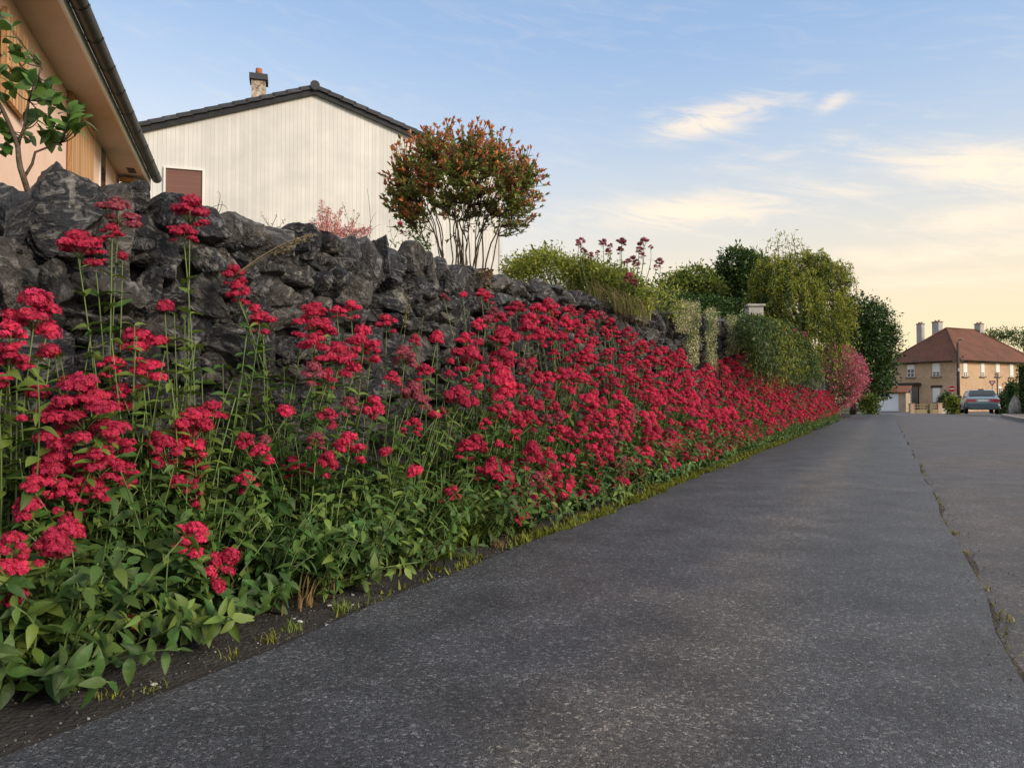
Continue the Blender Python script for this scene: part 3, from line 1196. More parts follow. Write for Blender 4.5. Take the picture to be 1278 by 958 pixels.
NEAR = [
    # label, heads, t of heads, t of base, shift, shoots, shoot height
    ('low red valerian at the bottom left corner spilling broad leaves over the path edge',
     [(15, 676, 36), (18, 708, 28), (20, 745, 26), (70, 678, 42), (88, 662, 26), (165, 776, 20), (2, 706, 16), (62, 690, 24)], -1.74, -1.80, .02, 26, .30),
    ('red valerian with the one great tall pyramid of blossom at far left',
     [(104, 528, 96), (75, 582, 52), (125, 575, 46), (45, 604, 30), (34, 630, 24), (118, 612, 34), (78, 612, 34), (95, 642, 20), (160, 588, 28), (158, 602, 20), (28, 644, 18), (84, 650, 20)], -2.0, -2.02, .05, 24, .46),
    ('red valerian at the left edge with clusters high before the black stones',
     [(42, 388, 56), (14, 415, 34), (58, 412, 26), (10, 445, 40), (62, 440, 24), (46, 490, 26), (2, 480, 14), (20, 400, 24), (27, 522, 10)], -2.12, -2.2, .0, 18, .80),
    ('tall red valerian leaning on the wall with its top clusters level with the wall top',
     [(148, 264, 42), (140, 289, 24), (98, 305, 46), (153, 320, 12), (118, 312, 24)], -2.22, -2.2, .02, 16, .78),
    ('single tall red valerian stem with stacked clusters before the wall top stones',
     [(237, 262, 42), (230, 291, 30), (206, 383, 18)], -2.22, -2.2, .1, 14, .86),
    ('red valerian with a loose mid height cluster left of the dry grass stalk',
     [(172, 430, 52), (140, 455, 30), (184, 466, 36), (150, 492, 28), (156, 508, 16)], -2.14, -2.16, .12, 22, .86),
    ('red valerian with a ragged double cluster beside the great pyramid of blossom',
     [(242, 530, 46), (264, 514, 34), (205, 560, 34), (236, 552, 38), (200, 576, 20), (240, 582, 34), (234, 605, 26), (242, 630, 16), (196, 548, 26), (222, 600, 20)], -2.0, -2.04, .06, 22, .44),
    ('thin red valerian with few small clusters against the bare black stones',
     [(292, 342, 26), (297, 363, 26), (327, 400, 32), (318, 386, 12)], -2.24, -2.2, .16, 18, .88),
    ('low red valerian leaning out over the soil strip with three round clusters',
     [(242, 665, 34), (243, 690, 18), (280, 704, 32), (288, 694, 20), (272, 730, 16), (262, 714, 16), (150, 583, 10)], -1.72, -1.84, .0, 20, .28),
    ('red valerian with a few button clusters between bare wall and leafy bank',
     [(305, 549, 24), (325, 562, 22), (336, 575, 13), (308, 597, 24), (365, 580, 26), (385, 588, 14), (412, 580, 18), (330, 548, 14)], -1.95, -2.0, .06, 24, .40),
]
nh = 0
for (lab, hd, th, tb, ds, ns, hs) in NEAR:
    hh = heads_px(hd, th)
    nh += len(hh)
    make_valerian(base_under(hh, tb, ds), hh, lab, None, int(ns * 1.25), hs, 2, .2, .074)

# flowers of the long bank, spread over a slanting canopy between path edge and wall
DENSE = [
    (.70, [(600, 392), (640, 385), (700, 380), (750, 392), (800, 425), (850, 440), (868, 462), (925, 440), (960, 462), (1010, 487), (1058, 488), (1062, 512), (985, 530), (900, 563), (850, 580), (780, 597), (730, 632), (690, 638), (640, 612), (610, 560), (590, 480)]),
    (.42, [(360, 425), (400, 385), (440, 372), (480, 400), (520, 410), (590, 420), (592, 480), (610, 560), (560, 560), (520, 535), (470, 580), (420, 575), (370, 520)]),
    (.22, [(545, 370), (610, 362), (650, 385), (600, 420), (560, 420)]),
    (.12, [(460, 560), (640, 590), (680, 650), (600, 640), (480, 620)]),
]


def inside(x, y, poly):
    c = False
    j = len(poly) - 1
    for i in range(len(poly)):
        (xi, yi), (xj, yj) = poly[i], poly[j]
        if (yi > y) != (yj > y) and x < (xj - xi) * (y - yi) / (yj - yi) + xi:
            c = not c
        j = i
    return c


def canopy_t(s, h):
    far = float(np.interp(s, [0, 18, 30], [0, .10, .12]))
    return float(np.interp(h, [0, .15, .5, 1.3], [-1.62, -1.66, -1.80, -2.20])) + far


pts = []
tries = 0
cell = {}
while tries < 90000:
    tries += 1
    s = R.uniform(1.4, 30)
    h = R.uniform(.10, 1.45)
    t = canopy_t(s, h)
    p = road(s, t, h)
    px, py = pixel_of(p)
    den = 0
    for d, poly in DENSE:
        if inside(px, py, poly):
            den = max(den, d)
    if den == 0:
        continue
    patch = .5 + .5 * math.sin(s * 3.1 + h * 4.0) * math.sin(s * 1.3 - h * 5.5 + 1)
    den *= .38 + .80 * patch
    rmin = float(np.interp(s, [3, 9, 16, 30], [.066, .072, .088, .13])) / math.sqrt(max(den, .05))
    if all((s - a) ** 2 + (h - b) ** 2 > rmin * rmin for a, b, _ in pts):
        pts.append((s, h, t))
print('canopy heads', len(pts))

# plant feet of the bank: a front row by the soil strip and a back row by the wall
feet = []
for row in range(2):
    s = 1.75
    while s < 29:
        if row == 0:
            t = -1.80 + R.uniform(-.07, .05) + float(np.interp(s, [0, 18], [0, .10]))
        else:
            t = -2.10 + R.uniform(-.06, .06) + float(np.interp(s, [0, 18], [0, .14]))
        feet.append([s + R.uniform(-.06, .06), t, row, []])
        s += float(np.interp(s, [2, 8, 16, 29], [.21, .27, .40, .7]))
for (s, h, t) in pts:
    row = 1 if h > .52 + R.uniform(-.12, .12) else 0
    best = min((q for q in feet if q[2] == row), key=lambda q: abs(q[0] - s) + R.uniform(0, .06))
    p = road(s, t + R.uniform(-.06, .05), h)
    w = R.choice([.046, .064, .084, .108, .138], p=[.2, .26, .26, .18, .10]) * R.uniform(.9, 1.15)
    best[3].append((p, w))
nplants = 0
for (s, t, row, hd) in feet:
    px, py = pixel_of(road(s, t, .1))
    if s < 6.2:
        zone = 'near'
    elif s < 13:
        zone = 'middle'
    else:
        zone = 'far'
    kind = 'flowering' if hd else 'leafy'
    lab = {('near', 0, 'flowering'): 'red valerian in the front row of the bank, leaves hanging to the path edge',
           ('near', 1, 'flowering'): 'tall red valerian in the back row of the bank, close under the wall',
           ('near', 0, 'leafy'): 'leafy valerian without blossom at the foot of the bank',
           ('near', 1, 'leafy'): 'leafy valerian without blossom close under the wall',
           ('middle', 0, 'flowering'): 'red valerian in the densest red stretch, front row above the mossy edge',
           ('middle', 1, 'flowering'): 'tall red valerian in the densest red stretch, back row by the wall',
           ('far', 0, 'flowering'): 'red valerian at the far end of the bank, front row by the path',
           ('far', 1, 'flowering'): 'red valerian at the far end of the bank, back row under the green creeper',
           }.get((zone, row, kind), 'leafy valerian between the farther flowering ones along the path')
    grp = f'{zone} {"front" if row == 0 else "back"} row of {kind} valerian along the wall' if not lab.startswith('leafy valerian between') else 'farther leafy valerian along the path'
    near = 2 if s < 3.6 else 1 if s < 8 else 0
    hs = (.34 if row == 0 else .46) * (1 if s > 2.6 else .9)
    hz = max([p[2] for p, _ in hd], default=.5)
    if row == 1 and s < 2.6:
        hs = .38
    ns = int(np.interp(s, [2, 8, 20], [22, 18, 14]))
    if row == 1 and hz > .8:
        hs = .60
    make_valerian(road(s, t, 0), hd, lab, grp, ns, hs, near, .2 if s < 10 else .3, .068, lean=.30 if row == 0 else .1)
    nplants += 1
print('valerian plants', nplants)



# ------------------------------------------------------------------ houses on the left
def vertical_frame(o, ex):
    ex = norm(np.array([ex[0], ex[1], 0]))
    ny = np.array([-ex[1], ex[0], 0])         # points away from the camera for ex to the right
    return np.asarray(o, float), ex, ny


def uz(px, py, o, ex, ny):
    p = on_plane(px, py, o, ny)
    return float(np.dot(p - o, ex)), p[2]


def peach_house():
    zc = 4.0
    e_end = at(190, 232, 11.3)
    zc = e_end[2]
    d0 = ray(80, 0)
    e_near = np.array([0, 0, EYE]) + d0 * ((zc - EYE) / d0[2])
    ex = norm(np.array([e_end[0] - e_near[0], e_end[1] - e_near[1], 0]))      # away along the eave
    left = np.array([-ex[1], ex[0], 0])                                     # into the house
    L = 8.2                                     # length of the house along the eave
    o = np.array([e_end[0], e_end[1], 0]) - ex * L
    root = empty('peach_house', o + left * 2 + UP * 1.2, 'peach rendered house at top left with timber shutters and dark gutter', 'house')
    ov = .42
    wz0 = 1.0
    wall = MB()
    # the near wall, end wall and back wall
    wall.obox(o, ex, left, UP, 0.2, L - .22, ov, ov + .3, wz0, zc + .02)
    wall.obox(o, ex, left, UP, L - .52, L - .222, ov + .302, 7.2, wz0, zc + .02)
    wall.obox(o, ex, left, UP, .2, .5, ov + .302, 7.2, wz0, zc + .02)
    wall.obox(o, ex, left, UP, .2, L - .22, 7.202, 7.5, wz0, zc + .02)
    w = wall.build('wall', M['peach'], root, origin=o)
    sf = MB()
    sf.obox(o, ex, left, UP, 0, L, .05, ov + .2, zc + .024, zc + .06)
    sf.obox(o, ex, left, UP, L - .215, L, .05, 7.6, zc + .022, zc + .058)
    sf.build('soffit', M['soffit'], root, origin=o)
    fa = MB()
    fa.obox(o, ex, left, UP, 0, L, .02, .047, zc - .01, zc + .16)
    fa.build('fascia', M['white_paint'], root, origin=o)
    gu = MB()
    a = np.linspace(math.pi, 2 * math.pi, 9)
    prof = [(math.cos(q) * .075 - .062, math.sin(q) * .075 + zc + .12) for q in a]
    prof += [(x * 1 + .0, z) for x, z in [(prof[-1][0] - .006, prof[-1][1]), ]]
    v, n = [], len(prof)
    for u in (0, L):
        v += [o + ex * u + left * p[0] + UP * p[1] for p in prof]
    gu.add(v, np.array([(i, i + 1, n + i + 1, n + i) for i in range(n - 1)]), 0, True)
    gu.add([o + ex * L + left * p[0] + UP * p[1] for p in prof[:9]], [list(range(9))])
    for u in np.arange(.4, L, .62):             # joints and brackets
        v = []
        for du in (-.02, .02):
            v += [o + ex * (u + du) + left * (-.062 + math.cos(q) * .081) + UP * (zc + .12 + math.sin(q) * .081) for q in a]
        gu.add(v, np.array([(i, i + 1, 9 + i + 1, 9 + i) for i in range(8)]), 0, True)
    gu.build('gutter', M['gutter'], root, origin=o)
    rf = MB()
    sl = .42
    for k in range(14):                      # tile rows rising from the eave
        y0, y1 = -.04 + k * .28, -.04 + k * .28 + .31
        for (u0, u1) in [(q, min(q + .3, L + .05)) for q in np.arange(0, L, .3)]:
            b = o + ex * u0 + left * y0 + UP * (zc + .19 + y0 * sl + .03)
            slv = norm(left + UP * sl)
            nn = np.cross(ex, slv)
            rf.obox(b, ex, slv, nn, 0, u1 - u0 - .006, 0, .34, -.0, .025)
    rf.obox(o, ex, norm(left + UP * sl), np.cross(ex, norm(left + UP * sl)), 0, L, 0.06, 4.2, .165, .20)
    rf.build('roof', M['slate'], root, origin=o)
    # openings, placed on the wall face
    wo = o + left * ov
    ny = left

    def put(name, px0, py0, px1, py1, m, depth, parent=root, z0=None, z1=None, proud=.03):
        u0, za = uz(px0, py0, wo, ex, ny)
        u1, zb = uz(px1, py1, wo, ex, ny)
        lo, hi = (min(za, zb) if z0 is None else z0), (max(za, zb) if z1 is None else z1)
        mb = MB()
        mb.obox(wo, ex, left, UP, u0, u1, -proud, depth, lo, hi)
        return mb.build(name, m, parent, origin=wo + ex * u0), u0, u1, lo, hi
    woodm = stripe_mat('shutter_wood', (.56, .31, .13), (.17, .08, .03), tuple(ex), .085, .16, .7, .16)
    # near window with a pair of shutters, then the far one
    u28, _ = uz(27, 60, wo, ex, ny)
    zt, zb = zc - .22, 1.55

    def opening(u0, u1, z0, z1, shutters):
        f = MB()
        f.obox(wo, ex, left, UP, u0, u1, -.012, .05, z0, z1)
        wn = f.build('window', M['white_paint'], root, origin=wo + ex * u0)
        g = MB()
        g.obox(wo, ex, left, UP, u0 + .05, u1 - .05, -.016, -.013, z0 + .05, z1 - .05)
        pane = g.build('pane', M['dark_glass'])
        pane.data.transform(Matrix.Translation(-Vector(tuple(wo + ex * u0))))
        pane.parent = wn
        for (a_, b_) in shutters:
            s_ = MB()
            s_.obox(wo, ex, left, UP, a_, b_, -.055, -.018, z0 - .03, z1 + .03)
            for zz in (z0 + .25, z1 - .25):
                s_.obox(wo, ex, left, UP, a_ + .02, b_ - .02, -.068, -.056, zz - .03, zz + .03)
            s_.build('shutter', woodm, root, origin=wo + ex * a_)
    _, zq = uz(12, 131, wo, ex, ny)
    opening(u28 - 1.75, u28 - .62, zq, zt, [(u28 - 2.38, u28 - 1.76), (u28 - .61, u28)])
    ua, _ = uz(82, 200, wo, ex, ny)
    ub, _ = uz(111, 200, wo, ex, ny)
    _, zs = uz(97, 119, wo, ex, ny)
    opening(ua + .04, ub - .04, 1.6, zs, [(ua, ub)])
    uc, _ = uz(124, 200, wo, ex, ny)
    ud, _ = uz(131.5, 200, wo, ex, ny)
    _, z1 = uz(126, 178, wo, ex, ny)
    opening(uc, ud, 1.7, z1, [])
    # shutter stay
    st = MB()
    st.tube([wo + ex * (ua + .02) - left * .05 + UP * 2.25, wo + ex * (ub + .1) - left * .16 + UP * 2.1], .012, 5)
    st.build('shutter_stay', M['gutter'], root, origin=wo + ex * ua)
    vn = MB()
    p = np.array([0, 0, EYE]) + ray(164, 213) * ((zc + .02 - EYE) / ray(164, 213)[2])
    vn.obox(p, ex, left, UP, -.12, .12, -.05, .05, -.004, .01)
    vn.build('soffit_vent', M['gutter'], root, origin=p)
    # slatted timber box at the house corner
    cb = wo + ex * (L - .42) - left * .32
    b = empty('slatted_box', cb + UP * 1.9, 'small slatted timber box under the far corner of the peach house eave', 'box')
    pa, pb = on_plane(150, 236, cb, ex), on_plane(171, 222, cb, ex)
    la, lb = sorted((float(np.dot(pa - cb, left)), float(np.dot(pb - cb, left))))
    zlo, zhi = pa[2] - .5, pb[2]
    n = 9
    for k in range(n):
        s_ = MB()
        h_ = (zhi - zlo) / n
        s_.obox(cb, ex, left, UP, -.02, 0, la, lb, zlo + k * h_, zlo + (k + .8) * h_)
        s_.build('slat', M['wood_plain'], b).location = tuple(-(cb + UP * 1.9))
    fr = MB()
    fr.obox(cb, ex, left, UP, .002, .30, la + .02, lb - .02, zlo, zhi - .02)
    fr.build('box_frame', M['wood_dark'], b).location = tuple(-(cb + UP * 1.9))


peach_house()


def white_house():
    o = at(393, 112, 20.0)
    apex = o[2]
    ex = norm(np.array([.961, .276, 0]))
    back = np.array([-.276, .961, 0])
    o = np.array([o[0], o[1], 0])
    W, D = 5.28, 9.0
    pitch = .345
    z0 = 1.2
    oc = o + UP * z0
    root = empty('white_house', oc, 'large white clad house with a low gable facing the street above the wall', 'house')
    wm = stripe_mat('white_cladding', (.66, .645, .60), (.50, .475, .43), tuple(ex), .105, .05, .6, .09)
    top = apex - .06
    b = MB()
    v = [o + ex * W * q + UP * z for q, z in ((-1, z0), (1, z0), (1, top - W * pitch), (0, top), (-1, top - W * pitch))]
    v += [p + back * D for p in v]
    b.add(v, [[0, 1, 2, 3, 4], [9, 8, 7, 6, 5], [0, 5, 6, 1], [1, 6, 7, 2], [4, 3, 8, 9], [3, 2, 7, 8], [0, 4, 9, 5]])
    # corner boards
    for q in (-1, 1):
        b.obox(o + ex * W * q, ex, back, UP, -.07, .02 if q > 0 else .07, -.025, .1, z0, top - W * pitch - .05)
    b.build('wall', wm, root).location = tuple(-oc)
    # verge board and tiles
    r, vg = MB(), MB()
    for sg in (-1, 1):
        dn = norm(ex * sg - UP * pitch)
        nn = np.cross(dn, back) * sg
        if nn[2] < 0:
            nn = -nn
        base = o + UP * (apex - .05)
        Lr = (W + .45) * math.sqrt(1 + pitch ** 2)
        vg.obox(base, dn, back, nn, .03, Lr, -.10, -.06, -.10, .045)
        n = int(Lr / .34)
        for k in range(n):
            u = k * Lr / n
            tl = norm(dn + nn * .055)
            r.obox(base + dn * u + nn * .07, tl, back, np.cross(back, tl) if np.cross(back, tl)[2] > 0 else -np.cross(back, tl), 0, Lr / n + .05, -.16, .16, -.05, .055)
            r.obox(base + dn * u + nn * .06, tl, back, np.cross(back, tl) if np.cross(back, tl)[2] > 0 else -np.cross(back, tl), 0, Lr / n + .03, .163, D + .2, -.02, .03)
        r.obox(base, dn, back, nn, .02, Lr - .02, -.05, D + .15, .048, .07)
    r.tube([o + UP * (apex + .05) - back * .20, o + UP * (apex + .05) + back * (D + .2)], .13, 10)
    rf = r.build('roof', M['slate'], root)
    rf.location = tuple(-oc)
    vg.build('verge_board', M['gutter'], root).location = tuple(-oc)
    # chimney
    u, _ = uz(323, 110, o + back * 1.6, ex, back)
    c0 = o + ex * u + back * 1.6
    zt = on_plane(323, 97, c0, back)[2]
    ch = MB()
    ch.obox(c0, ex, back, UP, -.19, .19, -.18, .22, apex - 1.4, zt)
    cm = ch.build('chimney', M['brick'], rf)
    cp = MB()
    cp.obox(c0, ex, back, UP, -.25, .25, -.24, .28, zt - .14, zt + .03)
    cp.build('chimney_cap', M['slate'], rf)
    ct = MB()
    ct.tube([c0 + ex * .0 + UP * (zt + .032), c0 + UP * (zt + .25)], [.10, .09], 10)
    ct.build('chimney_pot', M['terracotta'], rf)
    # roller shutter window
    u0, z1 = uz(207, 210, o, ex, back)
    u1, _ = uz(253, 212, o, ex, back)
    wf = MB()
    zb = z1 - 1.35
    for (a, c, e, g) in ((u0 - .045, u1 + .045, z1, z1 + .045), (u0 - .045, u0, zb, z1), (u1, u1 + .045, zb, z1), (u0 - .12, u1 + .12, zb - .08, zb)):
        wf.obox(o, ex, back, UP, a, c, -.05, .02, e, g)
    wfo = wf.build('window', M['white_paint'], root)
    wfo.location = tuple(-oc)
    rs = MB()
    rs.obox(o, ex, back, UP, u0, u1, -.012, .03, zb, z1)
    rs.build('roller_shutter', M['roller'], wfo)


white_house()


# ------------------------------------------------------------------ leaves on twigs
def blob_points(n, centre, rad, shell=.55, ang=None):
    d = norm(R.normal(size=(n, 3)))
    r = R.uniform(shell ** 3, 1, size=n) ** (1 / 3)
    return np.asarray(centre) + d * r[:, None] * np.asarray(rad)


def leaf_cloud(mb, locs, size, mat_fn, tmpl=LEAF_LO, up=.6, out_from=None, jit=.8, droop=0.0):
    n = len(locs)
    d = R.normal(size=(n, 3))
    if out_from is not None:
        d = d * jit + norm(locs - out_from)
    d[:, 2] -= droop
    d = norm(d)
    u = norm(R.normal(size=(n, 3)) * .7 + UP * up)
    fm = frames(d, u)
    sz = size * R.uniform(.6, 1.35, size=n)
    fm = fm * sz[:, None, None]
    mi = mat_fn(locs)
    for k in np.unique(mi):
        q = mi == k
        mb.inst(tmpl[0], tmpl[1], fm[q], np.asarray(locs)[q], int(k), True)


def tree(name, label, cat, base, clumps, n, leaf, mats, trunk_r, group=None, mat_fn=None, limbs=10, fill=.75, tmpl=LEAF_LO, twig=.16, per=14, droop=0):
    """clumps: list of (centre offset, radii); foliage gathers in twig ends on and in the clumps"""
    base = np.asarray(base, float)
    root = empty(name, base, label, cat, group)
    tr = MB()
    top = max(c[0][2] for c in clumps)
    mid = np.mean([c[0] for c in clumps], axis=0)
    tp = curve((0, 0, -.1), (mid[0] * .6, mid[1] * .6, top * .9), (R.uniform(-.1, .1), R.uniform(-.1, .1), 0), 9)
    tr.tube(tp, np.linspace(trunk_r, trunk_r * .18, 9), 8)
    cr = MB()
    vol = np.array([np.prod(c[1]) ** .67 for c in clumps])
    share = vol / vol.sum()
    for (c, rad), sh in zip(clumps, share):
        c = np.asarray(c, float)
        s = tp[int(R.integers(2, 6))]
        tr.tube(curve(s, c, (0, 0, -.1), 6), np.linspace(trunk_r * .4, trunk_r * .07, 6), 5)
        k = max(int(n * sh / per), 4)
        ends = blob_points(k, c, rad, fill)
        ends += R.normal(size=ends.shape) * np.asarray(rad) * .09
        for e in ends[:: max(1, k // 26)]:
            tr.tube(curve(c + (e - c) * .1, e, (0, 0, -.03), 4), np.linspace(trunk_r * .10, .004, 4), 3)
        locs = (ends[:, None, :] + R.normal(size=(k, per, 3)) * twig * np.array([1, 1, .75])).reshape(-1, 3)
        leaf_cloud(cr, locs, leaf, mat_fn or (lambda p: np.zeros(len(p), int)), tmpl, out_from=c, droop=droop)
    tr.build('trunk', M['bark'], root)
    cr.build('crown', mats, root)
    return root


# red-tipped shrub on the wall
def photinia():
    Y = 6.0
    c = at(577, 238, Y)
    sc = Y / F
    b = at(578, 352, Y)
    root = empty('photinia_shrub', b, 'round multi stemmed shrub with red leaf tips standing on the wall', 'shrub')
    st, cr = MB(), MB()
    rad = np.array([106 * sc, 90 * sc, 84 * sc])
    ends = []
    while len(ends) < 1000:
        d = norm(R.normal(size=3))
        if d[2] < -.7:
            continue
        e = d * (R.uniform(.25, 1) ** .45)
        e = e * rad * (1 + .04 * math.sin(d[0] * 7 + 1) * math.sin(d[2] * 6 + d[1] * 5))
        if e[2] < -.25 * rad[2] and abs(e[0]) < .6 * rad[0] and R.random() < .85:
            continue                       # bare stems show below the crown
        ends.append(c + e)
    ends = np.array(ends)
    stems = []
    for k in range(25):
        a = R.uniform(0, 6.28)
        f = c + np.array([math.cos(a) * R.uniform(.15, .72) * rad[0], math.sin(a) * R.uniform(.1, .6) * rad[1], R.uniform(-.15, .35) * rad[2]])
        if k < 13:
            f[0] = c[0] + (-.78 + k * .13) * rad[0]
        bb = b + np.array([(f[0] - c[0]) * .36 + R.uniform(-.07, .07), R.uniform(-.06, .06), -.02])
        cu = curve(bb, f, (-(f[0] - c[0]) * .10 + R.uniform(-.03, .03), 0, .06), 12)
        cu[1:-1] += R.normal(size=(10, 3)) * .006
        st.tube(cu, np.linspace(.0072, .0035, 12) * R.uniform(.7, 1.15), 6)
        stems.append(cu)
    P = np.concatenate([q[4:] for q in stems])
    for e in ends:
        j = np.argmin(np.linalg.norm((P - e) * np.array([1, 1, 1.0]) + UP * .12, axis=1))
        cu = curve(P[j], e, (0, 0, R.uniform(-.03, .03)), 6)
        st.tube(cu, np.linspace(.0042, .0016, 6), 4)
        dirn = norm(cu[-1] - cu[-2] + UP * .02)
        red_end = (e[2] - c[2]) / rad[2] + R.normal() * .4 > .16 or R.random() < .2
        nn = int(R.integers(10, 16))
        if e[2] < c[2] - .35 * rad[2]:
            nn = int(R.integers(5, 9))
        for part in range(2):
            k = nn if part == 0 else 6
            u = R.uniform(.25, .85, size=k) if part == 0 else R.uniform(.9, 1.0, size=k)
            loc = cu[0] + (e - cu[0]) * u[:, None] if part == 0 else e + dirn * (u[:, None] - .95) * .2
            dd = norm(R.normal(size=(k, 3)) * (.8 if part == 0 else .5) + dirn * (.5 if part == 0 else 1.0) + UP * (.1 if part == 0 else .4))
            fm = frames(dd, norm(R.normal(size=(k, 3)) * .5 + UP))
            sz = R.uniform(.030, .050, size=k) * (1 if part == 0 else .9)
            fm = fm * (sz[:, None, None] * np.array([1.05, 1, 1]))
            m_ = 1 if (part == 1 and red_end) or (red_end and R.random() < .35) else 0
            cr.inst(LEAF_MID[0], LEAF_MID[1], fm, loc, m_, True)
    st.build('stem', M['bark'], root).location = tuple(-b)
    cr.build('foliage', [M['shrub_green'], M['shrub_red']], root).location = tuple(-b)


photinia()


def lilac():
    b = at(40, 262, 2.75)
    root = empty('lilac_shrub', b, 'young shrub with broad bright green leaves at the left edge before the peach house', 'shrub')
    st, cr = MB(), MB()
    main = [at(40, 255, 2.75), at(24, 205, 2.72), at(22, 180, 2.72), at(5, 140, 2.7), at(-25, 90, 2.7)]
    t = np.linspace(0, 1, 14)
    mp = np.array([np.interp(t, np.linspace(0, 1, 5), np.array(main)[:, k]) for k in range(3)]).T
    st.tube(mp, np.linspace(.011, .006, 14), 6)
    second = np.array([at(28, 225, 2.75), at(40, 205, 2.76), at(44, 190, 2.76), at(60, 184, 2.78), at(76, 178, 2.8)])
    st.tube(second, np.linspace(.006, .003, 5), 5)
    third = np.array([at(22, 180, 2.72), at(30, 160, 2.72), at(36, 125, 2.74), at(48, 95, 2.76), at(52, 82, 2.76)])
    st.tube(third, np.linspace(.006, .003, 5), 5)
    br = [(second, 1), (third, 1), (mp[8:], 1)]
    ends = [(52, 84), (42, 100), (60, 98), (38, 118), (62, 112), (84, 118), (72, 130), (50, 128), (90, 130), (100, 142), (66, 148), (86, 150), (48, 150), (102, 160), (82, 166),
            (62, 170), (94, 158), (74, 176), (38, 172), (36, 140), (30, 100), (12, 30), (2, 20), (14, 52), (20, 70), (6, 66), (24, 84), (4, 92), (16, 108), (8, 118), (-6, 40), (-8, 80),
            (6, 165), (2, 188), (12, 172), (-8, 150), (44, 112), (70, 118), (104, 148), (58, 158)]
    P = np.concatenate([q[0] for q in br])
    for (px, py) in ends:
        e = at(px, py, 2.76 + R.uniform(-.12, .14))
        j = np.argmin(np.linalg.norm(P - e, axis=1))
        cu = curve(P[j], e, (0, 0, -.012), 6)
        st.tube(cu, np.linspace(.003, .0012, 6), 4)
        k = int(R.integers(3, 6))
        dd = norm(R.normal(size=(k, 3)) * .75 + norm(e - P[j]) * .6 + UP * .0)
        fm = frames(dd, norm(R.normal(size=(k, 3)) * .55 + UP * .7 - np.array([0, .5, 0])))
        sz = R.uniform(.045, .07, size=k)
        fm = fm * (sz[:, None, None] * np.array([1.65, 1, 1]))
        u = R.uniform(.55, 1, size=k)
        cr.inst(LEAF_HI[0], LEAF_HI[1], fm, cu[0] + (e - cu[0]) * u[:, None], 0, True)
    st.build('stem', M['bark'], root).location = tuple(-b)
    cr.build('foliage', M['lilac_leaf'], root).location = tuple(-b)


lilac()


# ------------------------------------------------------------------ small growth along the wall top
def plume():
    b = at(412, 303, 4.05)
    root = empty('plume_plant', b, 'salmon pink feathery plume plant on top of the wall before the white house', 'plant')
    fl, st = MB(), MB()
    for (px, py) in [(402, 250), (408, 258), (412, 262), (398, 268), (418, 268), (424, 262), (392, 275), (408, 276), (420, 280), (432, 283), (445, 286), (386, 283), (440, 276), (455, 284), (428, 290), (400, 286), (414, 290), (464, 285)]:
        e = at(px + R.uniform(-2, 2), py, 4.05 + R.uniform(-.12, .12))
        s_ = b + np.array([(e[0] - b[0]) * .6, R.uniform(-.04, .04), 0])
        cu = curve(s_, e, (0, 0, .01), 7)
        st.tube(cu, np.linspace(.002, .001, 7), 3)
        k = 190
        u = R.uniform(.25, 1, size=k)
        loc = cu[0] + (e - cu[0]) * u[:, None] + R.normal(size=(k, 3)) * (.024 * (1.25 - u))[:, None]
        leaf_cloud(fl, loc, .013, lambda p: np.zeros(len(p), int), LEAF_LO, up=.4)
    fl.build('plume', M['pink_flower'], root).location = tuple(-b)
    st.build('stem', M['stem'], root).location = tuple(-b)


plume()


def weed(name, label, cat, px, py, Y, tops, m_stem, m_leaf, leaf=.03, nleaf=6, r=.0016, group=None, tuft=None, head=None):
    b = at(px, py, Y)
    root = empty(name, b, label, cat, group)
    st, lf = MB(), MB()
    any_leaf = False
    for (tx, ty) in tops:
        e = at(tx, ty, Y + R.uniform(-.1, .1))
        cu = curve(b + R.normal(size=3) * np.array([.02, .02, 0]), e, (R.uniform(-.02, .02), 0, R.uniform(0, .03)), 9)
        st.tube(cu, np.linspace(r, r * .5, 9), 4)
        if nleaf:
            any_leaf = True
            shoot_leaves(lf, cu, nleaf, leaf, LEAF_MID, 0, start=.2, end=1)
        if tuft:
            any_leaf = True
            k = tuft
            u = 1 - R.uniform(0, .38, size=k)
            loc = cu[0] + (e - cu[0]) * u[:, None] + R.normal(size=(k, 3)) * .004
            leaf_cloud(lf, loc, .012, lambda p: np.zeros(len(p), int), LEAF_LO, out_from=cu[4], jit=.5)
    st.build('stem', m_stem, root).location = tuple(-b)
    if any_leaf:
        lf.build('foliage', m_leaf, root).location = tuple(-b)
    if head:
        for (hx, hy, w) in head:
            p = at(hx, hy, Y)
            h = bpy.data.objects.new('flower_head', HEADS_DULL[int(R.integers(3))] if w < 0 else HEADS['s'][0])
            COL.objects.link(h)
            h.parent = root
            h.location = tuple(p - b)
            h.scale = (abs(w) * Y / F,) * 3
    return root


weed('dry_grass_stalk', 'long golden dry grass stalk lying across the face of the black wall', 'grass stalk', 296, 346, 2.7, [(388, 293), (372, 300)], M['straw'], M['straw'], nleaf=0, r=.0022, tuft=90)
weed('dry_twig', 'thin bare twigs sticking up from the wall left of the pink plume', 'twig', 268, 268, 3.0, [(271, 240), (276, 252), (284, 262)], M['bark'], M['bark'], nleaf=0)
weed('dry_twig', 'thin bare twig with one shorter fork right of the pink plume', 'twig', 458, 300, 4.2, [(458, 235), (470, 265), (476, 280)], M['bark'], M['bark'], nleaf=0)
weed('weed', 'small weed with a single red button flower left of the shrub stems', 'weed', 492, 308, 4.3, [(499, 282), (486, 276), (508, 300)], M['stem'], M['leaf'], .03, 4, head=[(499, 279, 7)])
weed('weed', 'leafy low weed at the foot of the red tipped shrub', 'weed', 520, 318, 4.6, [(512, 290), (525, 296), (535, 310), (545, 304), (505, 303), (538, 300)], M['stem'], M['leaf'], .045, 5)
